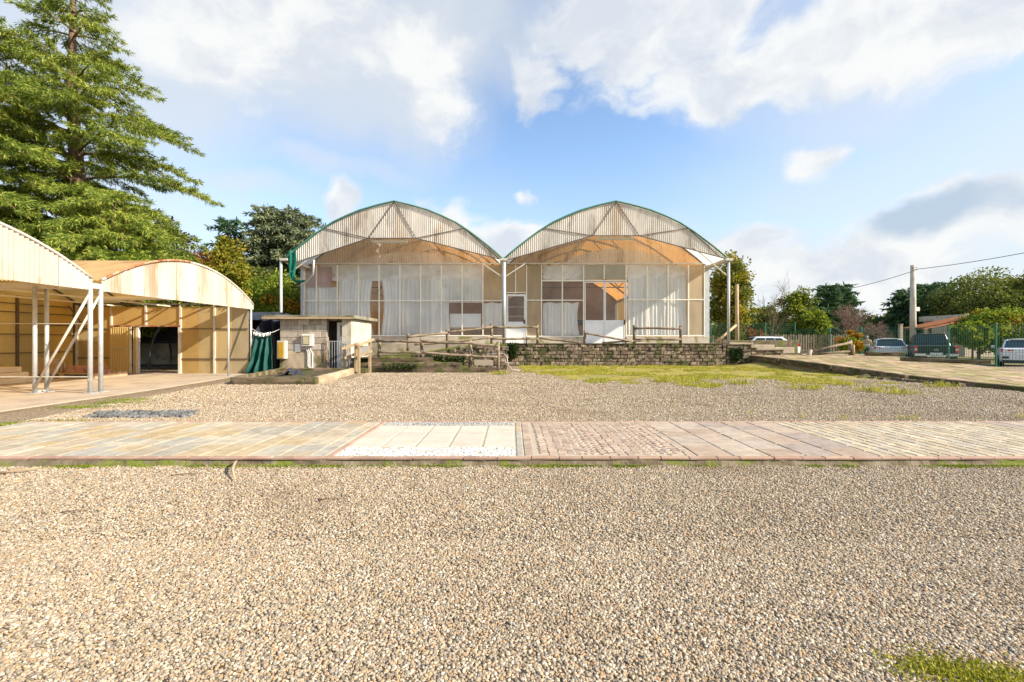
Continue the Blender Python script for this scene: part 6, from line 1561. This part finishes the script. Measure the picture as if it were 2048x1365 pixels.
broadleaf('broadleaf_tree', 'pale yellow tree far behind the car park left of the utility pole', (PX(1775, 62), 62, -.2), 5.4, 3.0, L_['yellowgreen'], 40, n=6000, leaf=.34, crown_z=(.1, 1.), clumps=50)
broadleaf('broadleaf_tree', 'round green tree behind the picket fence near the leafless tree', (PX(1530, 46), 46, -.2), 5.2, 2.4, L_['green'], 51, n=8000, leaf=.26, crown_z=(.08, 1.), clumps=50)
broadleaf('broadleaf_tree', 'low green tree behind the standing person', (PX(1738, 54), 54, -.2), 4.6, 2.8, L_['green'], 52, n=7000, leaf=.3, crown_z=(.08, 1.), clumps=50)
# far treeline, one mass
def treeline():
    rg = np.random.default_rng(77); n = 42000; x = rg.uniform(-90, 150, n); y = rg.uniform(66, 84, n); hh = 4.2 + 1.3 * np.sin(x * .21) + 1.0 * np.sin(x * .57 + 1) + .8 * np.sin(x * 1.3)
    z = rg.uniform(0, 1, n) ** .8 * np.maximum(1.2, hh); c = np.stack([x, y, z - .3], 1); d = rg.normal(size=(n, 3))
    v, q = leaf_quads(c, d, rg.uniform(.5, 1.0, n), rg.uniform(.35, .6, n), rg)
    o = add_obj('treeline', np_mesh('treeline', v, q, L_['green'])); props(o, 'far line of green trees on the horizon', kind='stuff')
treeline()
# ---- grass and weeds
def tufts(name, label, fn, n, seed, mat, ln=(.04, .1), wd=.012, spread=.5, zf=None):
    rg = np.random.default_rng(seed); pts = fn(rg, n); m = len(pts)
    c = np.column_stack([pts[:, 0], pts[:, 1], np.array([(zf or gh)(a, b_) for a, b_ in pts[:, :2]])])
    d = rg.normal(size=(m, 3)) * spread; d[:, 2] = 1
    v, q = leaf_quads(c, d, rg.uniform(*ln, m), rg.uniform(.6, 1.4, m) * wd, rg)
    o = add_obj(name, np_mesh(name, v, q, mat)); props(o, label, kind='stuff'); return o
def turf(rg, n):
    x = rg.uniform(.3, 13, n * 4); y = rg.uniform(8.6, 20.1, n * 4)
    keep = [(mnoise.noise((a * .55, b_ * .55, 4)) + .7 * mnoise.noise((a * 2.1, b_ * 2.1, 9)) > .12 - .03 * (b_ - 14)) and b_ > 12.4 - a * .3 + 1.2 * mnoise.noise((a, 0, 3)) and a < 11.2 - .05 * (b_ - 10) and a - .2 * b_ < 10.8 and a + .12 * b_ > 2.6 for a, b_ in zip(x, y)]
    p = np.column_stack([x, y])[np.array(keep)]; return p[:n]
tufts('grass', 'thin yellow-green grass on the mossy ground below the retaining wall', turf, 60000, 91, L_['grass'], (.025, .075), .016, .8)
def weeds(rg, n):
    ctr = np.array([[PX(a, GY(b_)), GY(b_)] for a, b_ in ((1480, 770), (1690, 772), (1745, 785), (1800, 790), (1610, 780), (1840, 760), (1880, 775), (1790, 745), (1760, 752), (1430, 760), (1330, 765), (1890, 752), (1000, 750), (1060, 746), (1560, 752))])
    i = rg.integers(0, len(ctr), n); return ctr[i] + rg.normal(size=(n, 2)) * np.array([.16, .14])
tufts('weeds', 'taller dry weeds scattered over the turf and beside the path', weeds, 2600, 92, L_['grass'], (.06, .20), .012, .4)
def stalks(rg, n):
    ctr = np.array([[PX(a, GY(b_)), GY(b_)] for a, b_ in ((1795, 840), (1815, 841), (1833, 841), (1500, 832), (1600, 838), (1690, 840), (2040, 838))]); i = rg.integers(0, len(ctr), n); return ctr[i] + rg.normal(size=(n, 2)) * .03
tufts('weeds', 'a few upright green stalks at the back edge of the paved strip', stalks, 120, 93, L_['grass'], (.05, .11), .006, .3)
def edge_moss(rg, n):
    ctr = rg.uniform(-5.6, 6.2, 46); s = rg.uniform(.02, .12, 46); i = rg.integers(0, 46, n); return np.column_stack([ctr[i] + rg.normal(size=n) * s[i], Y0P - .02 - np.abs(rg.normal(size=n)) * .035])
tufts('moss', 'bright green moss tufts along the front edge of the paved strip', edge_moss, 9000, 94, L_['moss'], (.006, .022), .008, 1.0, lambda a, b_: .004)
def corner(rg, n):
    a = rg.uniform(0, 1, n); x = 1.36 + a * .38 + rg.normal(size=n) * .07; y = 1.53 - a * .12 + rg.normal(size=n) * .045 ; return np.column_stack([x, y])
tufts('moss', 'patch of bright green moss on the gravel in the near right corner', corner, 3600, 95, L_['grass'], (.006, .02), .007, 1.0, lambda a, b_: .004)
def apron_moss(rg, n):
    ctr = np.array([[PX(a, GY(b_)), GY(b_)] for a, b_ in ((270, 800), (120, 845), (20, 850), (170, 815), (240, 806), (475, 748))]); i = rg.integers(0, len(ctr), n); return ctr[i] + rg.normal(size=(n, 2)) * np.array([.25, .1])
tufts('moss', 'low moss patches on the dirt beside the concrete floor', apron_moss, 4000, 96, L_['moss'], (.01, .035), .012, 1.0)
def ramp_g(rg, n):
    x = rg.uniform(PX(760, 16.5), PX(1010, 16.5), n); y = rg.choice([0, 1], n); y = np.where(y == 0, rg.uniform(16.15, 17.4, n), rg.uniform(17.7, 19.5, n)); k = np.array([mnoise.noise((a * 1.3, b_ * 1.3, 2)) > -.05 for a, b_ in zip(x, y)]); return np.column_stack([x, y])[k]
tufts('grass', 'mossy grass growing over the earth ramp', ramp_g, 9000, 97, L_['moss'], (.02, .07), .014, .8, lambda a, b_: zl(a) if b_ < 17.6 else zu(a))
# creeper at the end of the retaining wall and plants by the ramp
def creeper(name, label, ctr, sx, sy, sz, n, seed, mat, leaf=.1):
    rg = np.random.default_rng(seed); r = empty(name, ctr, label, 'plant'); c = np.clip(rg.normal(size=(n, 3)) * .5, -.62, .62) * np.array([sx, sy, sz]); d = rg.normal(size=(n, 3)); d[:, 1] -= .5; d[:, 2] -= .3
    v, q = leaf_quads(c, d, rg.uniform(.6, 1.3, n) * leaf, rg.uniform(.5, .8, n) * leaf, rg); add_obj('leaves', np_mesh('leaves', v, q, mat), r)
    b = MB()
    for k in range(7): p = c[k]; b.tube([(p[0] * .3, .05, -sz * .8), (p[0] * .7, 0, 0), tuple(p)], .008, 5)
    b.build('stem', M['bark'], r, True, True)
creeper('creeper', 'dark green creeper over the left end of the retaining wall', (PX(1018, 20.1), 20.08, .72), .55, .14, .42, 700, 1, L_['vine'])
creeper('creeper', 'dark green plants growing at the foot of the ramp wall', (PX(890, 17.3), 17.3, .42), 1.1, .15, .25, 600, 2, L_['vine'])
creeper('creeper', 'ivy on the rotten sleepers below the log fence', (PX(800, 15.8), 15.72, .22), .9, .08, .12, 420, 3, L_['vine'], .07)
creeper('creeper', 'dark ivy filling the recess next to the stepped wall', (PX(1472, 20.25), 20.2, .5), .35, .12, .4, 600, 4, L_['vine'])
creeper('creeper', 'leafy sprays showing under the gable of the shelter', (-11.0, 15.35, 2.55), 3.0, .25, .3, 1800, 5, L_['lime'], .15)
# heap of blue-grey chippings behind the paving, stick and twigs
scatter('stone_chippings', [(PX(195, 6.75), 6.5, .0), (PX(400, 6.75), 6.5, .0), (PX(395, 7.0), 7.05, .0), (PX(205, 7.0), 7.05, .0)], 700, .034, M['bluegrey'], 31, 'patch of blue-grey stone chippings behind the paved strip', flat=.8, subdiv=1)
props(MB().tube([(PX(474, 4.0), 4.0, .045), (PX(470, 3.9), 3.9, .06), (PX(466, 3.75), 3.74, .045), (PX(470, 3.55), 3.55, .02)], [.008, .011, .010, .006], 7).build('stick', M['plankwood'], None, True), 'short curved stick leaning on the edge of the paved strip', 'stick')
props(MB().tube([(PX(-10, 3.7), 3.72, .02), (PX(40, 3.75), 3.78, .03), (PX(80, 3.85), 3.85, .03)], [.010, .009, .005], 7).build('stick', M['plankwood'], None, True), 'pale curved twig on the gravel at the left edge of the photo', 'stick')
for (a, b_, c, d, lb) in ((342, 955, 392, 951, 'thin brown twig on the gravel near the upright stick'), (120, 1030, 175, 1025, 'thin reddish twig on the gravel far from the paving, left side'), (635, 1005, 682, 1000, 'thin brown twig on the gravel in front of the cream slabs')):
    Y, Y2 = GY(b_), GY(d); props(MB().tube([(PX(a, Y), Y, .016), (PX((a + c) / 2, Y), (Y + Y2) / 2, .022), (PX(c, Y2), Y2, .015)], .004, 5).build('twig', M['log'], None, True), lb, 'twig')
